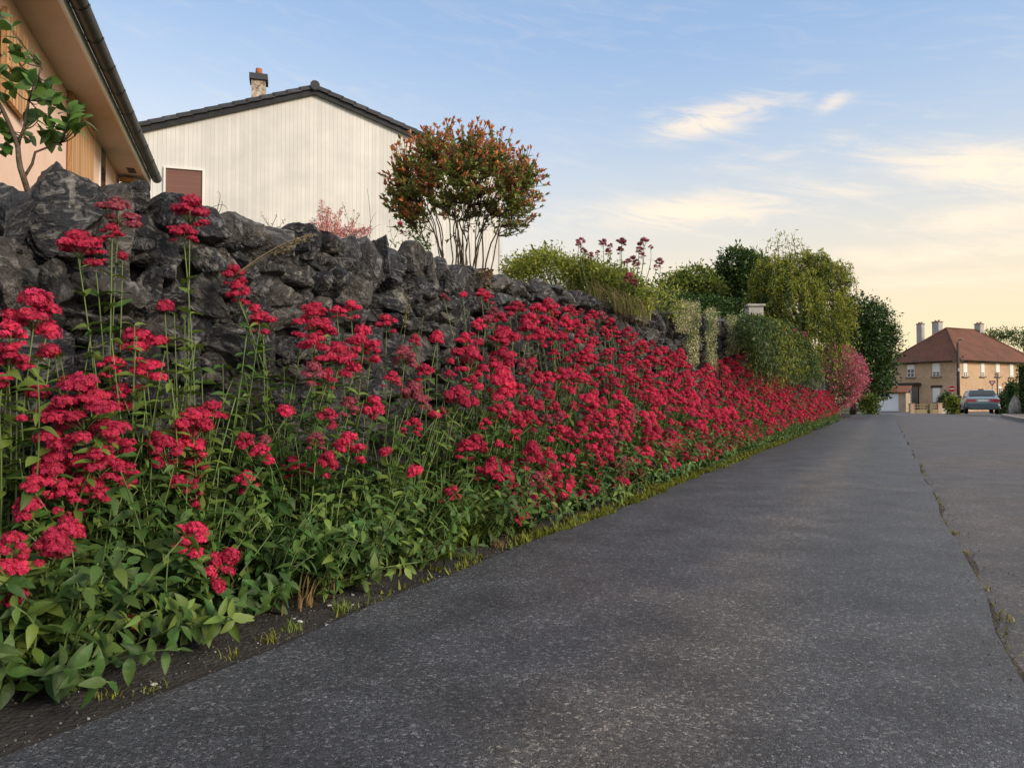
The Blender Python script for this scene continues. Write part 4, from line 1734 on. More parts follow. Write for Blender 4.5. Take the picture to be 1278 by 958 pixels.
weed('weed', 'wispy pale weed growing on top of the wall between twig and pink plume', 'weed', 340, 288, 3.5, [(345, 268), (356, 274), (332, 272), (326, 264)], M['stem'], M['straw'], .02, 3)
weed('dry_weed', 'yellow dry seed stems right of the pink plume', 'weed', 436, 296, 4.1, [(442, 262), (448, 268), (428, 255), (452, 290)], M['straw'], M['straw'], .02, 3, tuft=14)
weed('trailing_weed', 'pale trailing grass hanging down the wall left of the shrub stems', 'weed', 470, 305, 4.1, [(466, 345), (462, 370), (474, 340), (468, 388)], M['straw'], M['straw'], .02, 3)
weed('trailing_weed', 'brown dry plant hanging over the wall under the red tipped shrub', 'weed', 606, 335, 4.75, [(604, 372), (612, 378), (598, 365), (618, 362), (609, 355), (603, 350), (614, 345)], M['bark'], M['leaf_dry'], .04, 7)
weed('seed_stalk', 'yellow seeding grass stalk between two red clusters on the bank', 'grass stalk', 505, 455, 4.0, [(507, 368), (512, 380)], M['stem'], M['straw'], nleaf=0, tuft=40)
weed('seed_stalk', 'yellow green seeding stalk at the right of the bare stones', 'grass stalk', 515, 470, 4.1, [(519, 415), (528, 395), (478, 420)], M['stem'], M['straw'], nleaf=0, tuft=34)


def clump(name, label, cat, b, ends, m_st, m_lf, leaf, per, tw, tmpl=LEAF_LO, droop=0.0, extra=None):
    root = empty(name, b, label, cat)
    st, lf = MB(), MB()
    for e in ends:
        cu = curve(b + (e - b) * np.array([.5, .5, 0]), e, (0, 0, .03), 6)
        st.tube(cu, np.linspace(.004, .0015, 6), 3)
    locs = (np.asarray(ends)[:, None, :] + R.normal(size=(len(ends), per, 3)) * tw).reshape(-1, 3)
    leaf_cloud(lf, locs, leaf, extra or (lambda p: np.zeros(len(p), int)), tmpl, out_from=b, droop=droop)
    st.build('stem', m_st, root).location = tuple(-b)
    lf.build('foliage', m_lf, root).location = tuple(-b)
    return root


# green mound on the wall behind the tall dark flower stems
def wall_mounds():
    b = at(715, 372, 7.4)
    ends = [at(R.uniform(632, 808), 0, 7.4) for _ in range(230)]
    out = []
    for e in ends:
        px = pixel_of(e)[0]
        top = np.interp(px, [630, 650, 690, 715, 760, 790, 812], [335, 322, 316, 326, 336, 350, 372])
        py = top + abs(R.normal()) * 14 + 2
        out.append(at(px, min(py, 378), 7.4 + R.uniform(-.5, .7)))
    clump('green_mound', 'light green leafy mound on the wall top right of the red tipped shrub', 'shrub', b, out, M['stem'], [M['willow'], M['shrub_green']], .042, 62, .05,
          extra=lambda p: (R.random(len(p)) < .35).astype(int))
    # long grass
    b = at(760, 390, 7.0)
    root = empty('tall_grass', b, 'tall green and straw coloured grass spilling over the wall top', 'grass')
    g = MB()
    for k in range(420):
        px = R.uniform(668, 812)
        q = at(px, np.interp(px, [660, 740, 812], [362, 372, 392]), 7.0 + R.uniform(-.3, .4))
        dirn = norm(np.array([R.uniform(-.4, 1), R.uniform(-.8, .3), 0]))
        L = R.uniform(.18, .42)
        grass_blades(g, [q - UP * .06], [dirn], [L], .007, 0 if R.random() < .6 else 1, 6)
    for k in range(150):                         # dry blades that hang down the stones
        px = R.uniform(735, 800)
        q = at(px, np.interp(px, [735, 800], [352, 380]) + R.uniform(-6, 6), 6.6 + R.uniform(-.1, .25))
        t = np.linspace(0, 1, 6)
        L = R.uniform(.15, .34)
        pts = q + np.outer(t, DT * R.uniform(.02, .12) + DS * R.uniform(-.05, .08)) + np.outer(t * (t - .25), -UP * L)
        g.tube(pts, np.linspace(.003, .001, 6), 3, 1 if R.random() < .7 else 0)
    g.build('blades', [M['grass'], M['straw']], root).location = tuple(-b)
    # seeding valerian on the wall
    b = at(762, 372, 6.9)
    root = empty('seeding_valerian', b, 'tall dull red seeding valerian standing against the sky above the wall', 'valerian')
    hd = [(725, 301, 11), (728, 312, 8), (737, 318, 8), (722, 305, 7), (753, 302, 10), (759, 313, 8), (746, 315, 7), (776, 301, 11), (774, 311, 8), (803, 302, 14), (797, 311, 8), (790, 324, 11), (802, 318, 8), (783, 326, 8), (823, 326, 10),
          (796, 330, 7), (812, 308, 6), (818, 332, 5), (731, 325, 5), (762, 306, 6), (785, 345, 12), (790, 352, 10)]
    for i, (hx, hy, w) in enumerate(hd):
        p = at(hx, hy, 6.9 + R.uniform(-.15, .15))
        st = MB()
        foot = b + np.array([(p[0] - b[0]) * .65, R.uniform(-.05, .05), 0])
        c = curve(foot, p - UP * .02, ((p[0] - b[0]) * .12, 0, .02), 8)
        st.tube(c, np.linspace(.005, .0025, 8), 4, 0)
        shoot_leaves(st, c, 4, .06, LEAF_LO, 1, start=.1, end=.8)
        s_ = st.build('flower_stem', [M['stem'], M['leaf']], root)
        s_.location = tuple(-b)
        h = bpy.data.objects.new('flower_head', HEADS_DULL[i % 3])
        COL.objects.link(h)
        h.parent = s_
        h.location = tuple(p)
        h.scale = (w * 1.25 * 6.9 / F,) * 3
        h.rotation_euler = (R.uniform(-.3, .3), R.uniform(-.3, .3), R.uniform(0, 6))
    # low growth near the hedge foot
    b = at(815, 388, 8.2)
    out = [at(R.uniform(780, 850), R.uniform(352, 392), 8.2 + R.uniform(-.3, .5)) for _ in range(60)]
    clump('low_shrub', 'loose olive green low shrub at the wall top before the clipped hedge', 'shrub', b, out, M['stem'], [M['shrub_green'], M['willow']], .05, 14, .05,
          extra=lambda p: (R.random(len(p)) < .5).astype(int))
    # cream stonecrop hanging over the wall
    for i, (px0, px1, top, bot, lab) in enumerate([(838, 866, 378, 412, 'cream stonecrop cushion on the wall top under the clipped hedge'),
                                                  (853, 876, 378, 455, 'long cream stonecrop trail hanging down the wall, left of two'),
                                                  (878, 898, 384, 462, 'long cream stonecrop trail hanging down the wall, right of two'),
                                                  (900, 930, 392, 440, 'short buff stonecrop tufts hanging at the wall end by the creeper')]):
        t = -2.10
        b = on_t((px0 + px1) / 2, top + 8, t)
        out = []
        for _ in range(150 if i in (1, 2) else 110):
            q = R.uniform(0, 1)
            px = (px0 + px1) / 2 + float(np.clip(R.normal(), -1.6, 1.6)) * (px1 - px0) * .19 * (1.1 - .4 * q)
            out.append(on_t(px, top + q * (bot - top), t + R.uniform(-.03, .04)))
        clump('stonecrop', lab, 'stonecrop', b, out, M['stem'], [M['sedum'], M['sedum_green']], .026, 26, .020, droop=.2,
              extra=lambda p: (R.random(len(p)) < .33).astype(int))


wall_mounds()


# creeper hanging from the end of the visible wall
def creeper():
    b = on_t(960, 470, -2.0)
    root = empty('hanging_creeper', b, 'dark green creeper hanging in long trails over the far wall end', 'creeper')
    st, lf, inner = MB(), MB(), MB()
    Lc, Lm = [], []
    for _ in range(820):
        px = R.uniform(922, 1006)
        top = np.interp(px, [920, 945, 975, 995, 1008], [396, 394, 404, 424, 452])
        py = top + abs(R.normal()) * 9
        p = on_t(px, py, -2.0 + R.uniform(-.6, .3))
        n = 14
        u = np.linspace(0, 1, n)
        L = R.uniform(.35, 1.25)
        out = DT * R.uniform(.0, .75) + DS * R.uniform(-.35, .35)
        L *= 1.0 - .45 * abs((px - 965) / 45)
        pts = p + np.outer(np.sqrt(u) * .7, out) * (.9) - np.outer(u ** 1.6 * L, UP)
        st.tube(pts, np.linspace(.005, .002, n), 3)
        k = 95
        i = R.integers(0, n, size=k)
        Lc.append(pts[i] + R.normal(size=(k, 3)) * .032)
        Lm.append(np.full(k, 1 if R.random() < .25 else 0))
    locs = np.concatenate(Lc)
    Lm = np.concatenate(Lm)
    leaf_cloud(lf, locs, .060, lambda p: Lm, (LEAF_LO[0] * np.array([.7, 1, 1]), LEAF_LO[1]), droop=1.3, up=.6)
    st.build('stem', M['bark'], root).location = tuple(-b)
    lf.build('foliage', [M['creeper'], M['willow']], root).location = tuple(-b)


creeper()


def mesh_hedge(name, label, o, ex, ey, x1, y1, z0, z1, n, leaf, leafm='hedge'):
    """clipped hedge: dense leaf faces on and just under the faces of a box"""
    root = empty(name, o + UP * z0, label, 'hedge')
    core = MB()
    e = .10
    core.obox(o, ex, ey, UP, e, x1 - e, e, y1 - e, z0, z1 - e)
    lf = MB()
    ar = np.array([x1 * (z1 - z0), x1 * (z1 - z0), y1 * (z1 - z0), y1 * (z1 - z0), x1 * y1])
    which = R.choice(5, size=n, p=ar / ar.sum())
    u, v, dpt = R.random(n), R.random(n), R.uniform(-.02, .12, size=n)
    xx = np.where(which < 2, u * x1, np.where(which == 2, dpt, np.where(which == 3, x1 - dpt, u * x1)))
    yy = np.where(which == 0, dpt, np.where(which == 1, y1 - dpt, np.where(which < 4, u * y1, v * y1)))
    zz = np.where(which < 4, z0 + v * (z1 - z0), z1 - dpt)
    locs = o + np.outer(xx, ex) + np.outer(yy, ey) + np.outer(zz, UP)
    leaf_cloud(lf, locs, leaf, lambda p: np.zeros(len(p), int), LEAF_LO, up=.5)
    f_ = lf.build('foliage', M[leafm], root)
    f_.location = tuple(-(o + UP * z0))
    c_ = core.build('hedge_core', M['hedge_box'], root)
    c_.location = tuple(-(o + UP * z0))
    return root


a0, a1 = at(800, 369, 15.2), at(931, 374, 16.8)
hx = norm(np.array([a1[0] - a0[0], a1[1] - a0[1], 0]))
hy = np.array([-hx[1], hx[0], 0])
mesh_hedge('clipped_hedge', 'flat topped dark clipped hedge on the raised garden before the trees', np.array([a0[0], a0[1], 0]), hx, hy, float(np.linalg.norm((a1 - a0)[:2])), .9, 1.7, a1[2] + .02, 15000, .065)
# pale gate pillar by the hedge end
p0 = at(941, 396, 17.6)
pil = empty('gate_pillar', (p0[0], p0[1], 1.7), 'pale concrete pillar at the right end of the clipped hedge', 'pillar')
q = MB(); zt = at(941, 383, 17.6)[2]
q.box(-.17, .17, -.17, .17, 0, zt - 1.7)
q.build('shaft', M['concrete'], pil)
q = MB()
q.box(-.21, .21, -.21, .21, zt - 1.7 + .002, zt - 1.7 + .05)
q.build('cap', M['concrete'], pil)


# ------------------------------------------------------------------ trees
def px_clumps(lst, Y, b):
    """(px, py, half width px, half height px, depth shift)"""
    out = []
    for (px, py, rx, ry, dy) in lst:
        c = at(px, py, Y + dy)
        s_ = (Y + dy) / F
        out.append((c - b, np.array([rx * s_, rx * s_, ry * s_])))
    return out


def garden_base(px, Y):
    p = at(px, 480, Y)
    s, t = st_of(p)
    return np.array([p[0], p[1], max(garden_z(s, t), -.05) if t < -2.4 else drop(s) - .05])


b = garden_base(862, 27)
tree('garden_tree', 'small olive green round tree behind the left half of the clipped hedge', 'tree', b,
     px_clumps([(845, 358, 20, 17, 0), (868, 352, 22, 18, .5), (884, 362, 16, 16, -.4), (838, 372, 14, 16, .3), (855, 376, 26, 14, 0)], 27, b), 9000, .15, [M['tree_mid'], M['willow']], .11,
     mat_fn=lambda p: (R.random(len(p)) < .3).astype(int), twig=.13)
b = garden_base(918, 29)
tree('garden_tree', 'narrow taller tree with two dark tops between olive tree and willow', 'tree', b,
     px_clumps([(917, 332, 17, 20, 0), (904, 352, 14, 15, .3), (936, 336, 15, 20, .4), (922, 358, 22, 20, 0), (946, 345, 14, 22, .2)], 29, b), 9000, .17, [M['tree_dark'], M['tree_mid']], .12,
     mat_fn=lambda p: (R.random(len(p)) < .5).astype(int), twig=.15)


def willow():
    Y = 25.0
    b = garden_base(1000, Y)
    root = empty('willow_tree', b, 'bushy weeping willow like tree with light green hanging twigs behind the creeper', 'tree')
    tr, lf = MB(), MB()
    cl = px_clumps([(965, 345, 30, 26, 0), (1005, 335, 34, 24, .4), (1035, 352, 28, 30, .8), (985, 375, 46, 34, -.3), (1030, 390, 34, 40, .3), (955, 380, 24, 26, -.2), (1010, 420, 44, 40, 0), (960, 420, 34, 34, -.2)], Y, b)
    tp = curve((0, 0, -.1), (0, 0, cl[1][0][2]), (.1, .1, 0), 9)
    tr.tube(tp, np.linspace(.14, .03, 9), 8)
    locs, tone = [], []
    for c, r in cl:
        c = np.asarray(c)
        tr.tube(curve(tp[3], c, (0, 0, .2), 6), np.linspace(.05, .015, 6), 5)
        for _ in range(180):
            d = norm(R.normal(size=3) + UP * .35)
            s_ = c + d * r * R.uniform(.55, 1.02)
            n = 10
            u = np.linspace(0, 1, n)
            L = R.uniform(.35, 1.1)
            o_ = np.array([d[0], d[1], 0]) * R.uniform(.1, .4)
            pts = s_ + np.outer(u * (1 - .4 * u), o_) + np.outer(.22 * u * (1 - u) * 2 - L * u ** 1.7, UP)
            tr.tube(pts, np.linspace(.006, .002, n), 3)
            i = R.integers(0, n, size=30)
            locs.append(pts[i] + R.normal(size=(30, 3)) * .04)
            tone.append(np.full(30, int(R.random() < .45 - .35 * d[2] - .15 * d[0])))  # shade painted in: darker leaf copy favours lower and left strands
    # upright sprays at the top
    for (px, py) in [(968, 292), (988, 290), (996, 300), (976, 303), (960, 300), (982, 296), (974, 288), (1006, 312), (1030, 318), (1044, 328), (950, 318), (1018, 316)]:
        e = at(px, py, Y) - b
        s_ = e + np.array([R.uniform(-.2, .2), 0, -.8])
        pts = curve(s_, e, (R.uniform(-.05, .05), 0, 0), 8)
        tr.tube(pts, np.linspace(.012, .004, 8), 4)
        i = R.integers(2, 8, size=34)
        locs.append(pts[i] + R.normal(size=(34, 3)) * np.array([.11, .11, .06]))
        tone.append(np.zeros(34, int))
    locs = np.concatenate(locs)
    tone = np.concatenate(tone)
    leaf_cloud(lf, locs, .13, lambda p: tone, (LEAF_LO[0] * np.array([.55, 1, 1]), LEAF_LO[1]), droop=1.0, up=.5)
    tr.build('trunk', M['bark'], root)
    lf.build('crown', [M['willow'], M['willow_shaded']], root)


willow()
b = garden_base(1064, 43)
tree('dark_tree', 'dark broad tree right of the willow reaching low over the path end', 'tree', b,
     px_clumps([(1066, 392, 26, 22, 0), (1088, 402, 22, 26, .5), (1074, 430, 30, 28, 0), (1096, 436, 20, 24, .4), (1060, 455, 22, 26, 0), (1086, 462, 22, 24, .4), (1050, 410, 20, 26, 0), (1104, 418, 14, 18, .5)], 43, b), 24000, .19,
     [M['tree_dark'], M['tree_mid']], .2, mat_fn=lambda p: (R.random(len(p)) < .34).astype(int), twig=.24, fill=.5)
b = garden_base(1078, 62)
tree('dark_tree', 'second dark tree touching the far house, low beside the white garage', 'tree', b,
     px_clumps([(1084, 470, 16, 20, 0), (1098, 460, 14, 22, 1), (1074, 485, 14, 16, 0), (1096, 482, 10, 14, 0)], 62, b), 7000, .32,
     [M['tree_dark'], M['tree_mid']], .2, mat_fn=lambda p: (R.random(len(p)) < .2).astype(int), twig=.3, fill=.6)

# pink flowering bush past the creeper
b = on_t(1044, 495, -1.95)
ends = []
Yb = b[1]
for _ in range(760):
    a, r_ = R.uniform(0, 6.28), math.sqrt(R.uniform(0, 1))
    px, py = 1041 + 40 * r_ * math.cos(a), 470 - 38 * r_ * math.sin(a)
    if px < 1030 and py < 448:
        py += 8
    ends.append(at(px, py, Yb + R.uniform(-1.0, 1.0)))
zl = at(1043, 455, Yb)[2]
xc = at(1030, 455, Yb)[0]
clump('pink_bush', 'rounded bush of pink and magenta blossom with grey green middle by the path end', 'bush', b, ends, M['stem'], [M['bush_grey'], M['bush_pink'], M['petal']], .10, 26, .10,
      extra=lambda p: np.where(R.random(len(p)) < np.clip(.30 + .5 * (np.abs(p[:, 0] - xc) * 1.0) + .5 * np.clip(p[:, 2] - zl, 0, 2), 0, .8), np.where(R.random(len(p)) < .8, 1, 2), 0))
# red shoots between creeper and pink bush
make_valerian(on_t(1000, 478, -1.95), [(on_t(px, py, -1.95 + R.uniform(-.1, .1)), w) for px, py, w in [(1003, 418, .2), (1006, 425, .2), (990, 414, .18), (1008, 436, .2), (984, 420, .15), (1012, 446, .2), (1000, 430, .15)]],
              'dull red flower spikes rising between green creeper and pink bush', None, 10, .6, 0, .3, .08, petal='dull')


# ------------------------------------------------------------------ small growth and litter along the path edge
def edge_growth():
    g = MB()
    for k in range(26000):
        s = 1.8 + 16 * R.random() ** 1.5
        dens = float(np.interp(s, [2.0, 2.6, 3.0, 3.8, 5, 15], [.02, .06, .25, 1, 1, .9]))
        if R.random() > dens * (.6 + .6 * math.sin(s * 6.0) * math.sin(s * 2.3 + 1)):
            continue
        t = edge_t(s) + .02 * math.sin(s * 11) + .012 * math.sin(s * 29) - abs(R.normal()) * .06 * float(np.interp(s, [2, 4, 8, 15], [.6, 1, 1.5, 2.2]))
        q = road(s, t, -.014)
        a = R.uniform(0, 6.28)
        d = np.array([math.cos(a), math.sin(a), 0])
        L = R.uniform(.012, .038) * float(np.interp(s, [3, 9], [1, 1.5]))
        w = R.uniform(.003, .008) * float(np.interp(s, [3, 9], [1, 1.8]))
        side = np.cross(d, UP) * w
        tip = q + d * L * R.uniform(.2, 1) + UP * L
        g.add([q - side, q + side, tip], np.array([(0, 1, 2)]), int(R.random() < .22))
    for k in range(420):
        s = 1.4 + 9 * R.random()
        if math.sin(s * 4.0) * math.sin(s * 1.7 + .6) + R.normal() * .25 < .25:
            continue
        q = road(s, seam_t(s) + .022 + R.normal() * .014, -.042)
        a = R.uniform(0, 6.28)
        d = np.array([math.cos(a), math.sin(a), 0])
        L, w = R.uniform(.008, .026), R.uniform(.002, .005)
        side = np.cross(d, UP) * w
        g.add([q - side, q + side, q + d * L * R.uniform(.2, 1) + UP * L], np.array([(0, 1, 2)]), int(R.random() < .15))
    tag(g.build('moss', [M['moss'], M['grass']]), 'yellow green moss and fine grass along the edge of the path', 'moss', kind='stuff')
    tufts = [(428, 760, 'small yellow green tuft in the seam of the path beside pale litter', 26, .05, 'grass'),
             (366, 786, 'tiny tuft in the seam of the path left of two pale flakes', 20, .045, 'grass'),
             (338, 800, 'thin pale tuft growing in the path seam nearest the broad leaves', 14, .05, 'moss'),
             (290, 818, 'sparse tuft of fine stalks in the path seam by a white flake', 10, .035, 'moss'),
             (196, 862, 'sparse tuft in the path seam near the bottom left', 10, .03, 'moss'),
             (582, 697, 'bright yellow green tuft alone on the soil strip', 40, .06, 'grass'),
             (622, 682, 'orange brown dry tuft where the moss edge begins', 30, .06, 'leaf_dry'),
             (545, 712, 'low grey green tuft with dry bits on the soil strip', 18, .04, 'moss'),
             (138, 870, 'fine stalk tuft at the seam by the lowest leaves', 9, .035, 'moss')]
    for (px, py, lab, n, L, m_) in tufts:
        p = on_ground(px, py, -.01)
        r_ = empty('grass_tuft', p, lab, 'grass')
        mb = MB()
        for _ in range(n * 3):
            a = R.uniform(0, 6.28)
            d = np.array([math.cos(a), math.sin(a), 0])
            grass_blades(mb, [R.normal(size=3) * np.array([.015, .015, 0])], [d], [L * R.uniform(.15, .9)], .0017, 0, 5)
        mb.build('blades', [M[m_]], r_)
    big = [(462, 682, 'sheaf of long green grass blades arching out over the soil strip', 150, .42, 'grass', (.85, .75)),
           (430, 694, 'dry orange brown grass at the foot of the bank by the soil strip', 70, .17, 'leaf_dry', (.9, .5)),
           (520, 668, 'yellow green grass low at the foot of the bank right of the long sheaf', 110, .2, 'grass', (.8, .1)),
           (285, 735, 'dry brown grass stems under the low red cluster by the soil strip', 36, .15, 'leaf_dry', (.7, .3)),
           (395, 420, 'thin green grass stems before the bare stones at the left of the bank', 16, .4, 'grass', (.3, .1)),
           (640, 655, 'short dry grass at the bank foot where the moss edge begins', 50, .16, 'straw', (.5, -.3))]
    for (px, py, lab, n, L, m_, dr) in big:
        if py > 600:
            p = road(st_of(on_ground(px, py, 0))[0], -1.70, -.012)
        else:
            s, _ = st_of(on_t(px, py, -2.2))
            p = road(s, -2.15, .02)
        r_ = empty('grass_clump', p, lab, 'grass')
        mb = MB()
        for _ in range(n):
            d = norm(np.array([dr[0] + R.normal() * .5, dr[1] + R.normal() * .5, 0]))
            grass_blades(mb, [DS * R.normal() * .07 + DT * R.normal() * .025], [d], [L * R.uniform(.4, 1.15)], .0048, 0, 7)
        mb.build('blades', [M[m_]], r_)
    for i, (px, py, sx, lab) in enumerate([(374, 771, .012, 'largest white flake of litter beside the path seam tuft'), (411, 751, .010, 'white flake on the soil strip above the yellow tuft'),
                                          (408, 775, .008, 'flat white flake on the asphalt just past the seam'), (192, 848, .010, 'lone white flake on the soil strip at lower left'),
                                          (440, 738, .007, 'small pale chip on the soil strip'), (367, 767, .006, 'tiny white chip touching the largest flake'),
                                          (440, 750, .006, 'tiny pale chip right of the yellow tuft'), (322, 797, .005, 'tiny pale chip in the seam left of the thin tuft')]):
        p = on_ground(px, py, .0)
        mb = MB()
        v, f = ICO[2]
        mb.add(v * (1 + lump(v, .15, 3))[:, None] * np.array([sx, sx * R.uniform(.5, .8), sx * .28]), f, 0, True)
        o = mb.build('pale_flake', M['pebble'])
        st_ = st_of(p)
        o.location = (p[0], p[1], sx * .2 + (0 if st_[1] > edge_t(st_[0]) else -.012))
        o.rotation_euler = (0, 0, R.uniform(0, 3))
        tag(o, lab, 'stone chip')
    # grit lying in the soil strip and the seam
    gr = MB()
    v, f = ICO[1]
    for k in range(1300):
        s = R.uniform(.7, 6)
        if R.random() < .72:
            t = edge_t(s) - abs(R.normal()) * .14
            z = -.012
        else:
            t = seam_t(s * 1.6) + R.normal() * .05 + .03
            s *= 1.6
            z = -.043 if t > seam_t(s) else .0
        r_ = R.uniform(.0012, .0036)
        gr.add(v * r_ * R.uniform(.6, 1.3, size=3) + road(s, t, z + r_ * .3), f, int(R.random() < .96), True)
    tag(gr.build('grit', [mat('pale_grit', (.30, .285, .26), .9), mat('dark_grit', (.13, .12, .11), .9)]), 'fine loose grit along the soil strip and the road seam', 'grit', kind='stuff')
    # weeds in the seam between path and road
    for (px, py, lab, n) in [(1190, 665, 'line of pale weeds in the seam between path and road', 26), (1205, 690, 'small pale tuft in the road seam below the line of weeds', 16), (1262, 770, 'tuft in the road seam at the right edge', 14),
                             (1165, 620, 'low tuft in the road seam halfway to the car', 14), (1240, 735, 'thin dry tuft in the road seam near the right edge', 10)]:
        s, _ = st_of(on_ground(px, py, -.04))
        p = road(s, seam_t(s) + .03, -.045)
        r_ = empty('seam_weed', p, lab, 'weed')
        mb = MB()
        for _ in range(n):
            a = R.uniform(0, 6.28)
            grass_blades(mb, [DS * R.normal() * .025 + DT * R.normal() * .012], [np.array([math.cos(a), math.sin(a), 0])], [R.uniform(.012, .035)], .004, 0 if R.random() < .6 else 1, 4)
        mb.build('blades', [M['moss'], M['straw']], r_)


edge_growth()


# ------------------------------------------------------------------ the far house
HZ = -.43


def far_house():
    C = at(1197, 512, 92.0)
    C = np.array([C[0], C[1], 0])
    a = norm(np.array([-.422, .906, 0]))
    b = norm(np.array([.906, .422, 0]))
    A, B = 9.6, 15.5
    ez = at(1197, 450, 92)[2]
    root = empty('ochre_house', C + UP * HZ, 'big ochre two storey house with red hipped roof at the street end', 'house')
    off = tuple(-(C + UP * HZ))

    def fin(mb, name, m, parent=root):
        o = mb.build(name, m, parent)
        if parent is root:
            o.location = off
        return o
    w = MB()
    w.obox(C, a, b, UP, 0, A, 0, B, HZ - .3, ez)
    w.obox(C, a, b, UP, -.04, A + .04, -.04, B + .04, ez - .16, ez - .002)
    fin(w, 'wall', M['ochre'])
    # hipped roof
    r = MB()
    rz = at(1180, 407, 96)[2]
    e = .55
    ev = [C - a * e - b * e, C + a * (A + e) - b * e, C + a * (A + e) + b * (B + e), C - a * e + b * (B + e)]
    ev0 = [p + UP * (ez - .02) for p in ev]
    ev1 = [p + UP * (ez + .12) for p in ev]
    rid = [C + a * A / 2 + b * A / 2 + UP * rz, C + a * A / 2 + b * (B - A / 2) + UP * rz]
    v = ev0 + ev1 + rid
    r.add(v, [[0, 1, 2, 3], [0, 4, 5, 1], [1, 5, 6, 2], [2, 6, 7, 3], [3, 7, 4, 0], [4, 8, 5], [5, 8, 9, 6], [6, 9, 7], [7, 9, 8, 4]])
    for (p, q) in ((ev1[0], rid[0]), (ev1[1], rid[0]), (ev1[2], rid[1]), (ev1[3], rid[1]), (rid[0], rid[1])):
        r.tube([p, q], .12, 6)
    rf = fin(r, 'roof', M['red_tile'])
    gt = MB()
    for (p, q) in ((0, 1), (3, 0)):
        gt.tube([ev0[p] + UP * .03, ev0[q] + UP * .03], .09, 6)
    fin(gt, 'gutter', M['wood_dark'])
    for (px, py0, py1, wpx, depth) in ((1149, 425, 405, 8.5, 101.5), (1170, 424, 402.5, 11, 99.5), (1222, 416, 405, 9.5, 101)):
        p0, p1 = at(px, py0, depth), at(px, py1, depth)
        c = MB()
        hw = wpx * depth / F / 2
        c.obox(np.array([p0[0], p0[1], 0]), a, b, UP, -hw * .8, hw * .8, -hw * .7, hw * .7, p0[2] - 1.3, p1[2])
        co = c.build('chimney', M['chim_white'], rf)
        c = MB()
        c.obox(np.array([p0[0], p0[1], 0]), a, b, UP, -hw * .9, hw * .9, -hw * .8, hw * .8, p1[2] + .002, p1[2] + .14)
        for k in (-.4, .4):
            c.tube([np.array([p0[0], p0[1], p1[2] + .14]) + a * hw * k, np.array([p0[0], p0[1], p1[2] + .34]) + a * hw * k], .13, 6)
        c.build('chimney_pot', M['pot'], rf)

    def win(axis, nrm, px0, px1, py0, py1, blind, sill=True, door=False):
        """axis along the facade, nrm outwards"""
        u0 = float(np.dot(on_plane(px0, 480, C, nrm) - C, axis))
        u1 = float(np.dot(on_plane(px1, 480, C, nrm) - C, axis))
        um = (px0 + px1) / 2
        z1, z0 = on_plane(um, py0, C, nrm)[2], on_plane(um, py1, C, nrm)[2]
        u0, u1 = min(u0, u1), max(u0, u1)
        fr = MB()
        fr.obox(C, axis, nrm, UP, u0 - .09, u1 + .09, .002, .05, z0 - .06, z1 + .1)
        f_ = fin(fr, 'door' if door else 'window', M['white_paint'] if not door else M['concrete'])
        if sill:
            q = MB()
            q.obox(C, axis, nrm, UP, u0 - .3, u1 + .3, .003, .22, z0 - .18, z0 - .062)
            q.build('sill', M['sill'], f_)
            q = MB()
            q.obox(C, axis, nrm, UP, u0 - .25, u1 + .25, .003, .06, z1 + .103, z1 + .28)
            q.build('lintel', M['sill'], f_)
        g = MB()
        g.obox(C, axis, nrm, UP, u0, u1, .051, .056, z0, z1)
        g.build('pane', M['dark_glass'], f_)
        bl = MB()
        zz = z1 - (z1 - z0) * blind
        if blind > 0:
            bl.obox(C, axis, nrm, UP, u0, u1, .058, .075, zz, z1)
        if blind < .9:
            bl.obox(C, axis, nrm, UP, (u0 + u1) / 2 - .05, (u0 + u1) / 2 + .05, .058, .072, z0, zz - .002)
            bl.obox(C, axis, nrm, UP, u0, u1, .0585, .0722, z0 + (zz - z0) * .45, z0 + (zz - z0) * .45 + .07)
        bl.build('shutter', M['white_paint'], f_)
    nA, nB = -b, -a
    win(a, nA, 1103, 1111, 456, 470, .5)
    win(a, nA, 1133.5, 1141, 456, 470, .35)
    win(a, nA, 1165, 1173, 454, 469, .68)
    win(a, nA, 1164.5, 1173.5, 484, 502, .97, sill=False, door=True)
    ln = MB()
    p = on_plane(1169, 482.5, C, nA)
    ln.obox(np.array([p[0], p[1], 0]), a, nA, UP, -.75, .75, .002, .12, p[2] - .12, p[2] + .18)
    fin(ln, 'lintel', M['wood_dark'])
    win(b, nB, 1202.5, 1206.5, 454, 469, .72)
    win(b, nB, 1224.5, 1228, 454, 469, .72)
    win(b, nB, 1243, 1247, 454, 469, .7)
    win(b, nB, 1260.5, 1264, 455, 470, .95)
    win(b, nB, 1246, 1249, 483, 498, .1, sill=False)
    # porch: dark canopy on posts in front of facade A
    u1 = float(np.dot(on_plane(1118, 480, C, nA) - C, a))
    u0 = float(np.dot(on_plane(1150, 480, C, nA) - C, a))
    zp = on_plane(1135, 479, C, nA)[2]
    pr = MB()
    pr.obox(C, a, nA, UP, u0, u1, .05, 1.5, zp - .25, zp + .02)
    pr.obox(C, a, nA, UP, u0 + .1, u1 - .1, .05, 1.3, zp + .022, zp + .12)
    po = fin(pr, 'porch_roof', M['wood_dark'])
    for uu in (u0 + .5, u0 + 1.2):
        pp = MB()
        pp.obox(C, a, nA, UP, uu, uu + .13, 1.2, 1.33, HZ, zp - .252)
        pp.build('porch_post', M['concrete'], po)
    gb = MB()
    gb.obox(C, a, nA, UP, u0 + .35, u1 - .3, .004, .03, HZ, zp - .4)
    fin(gb, 'porch_glazing', M['dark_glass'])


far_house()


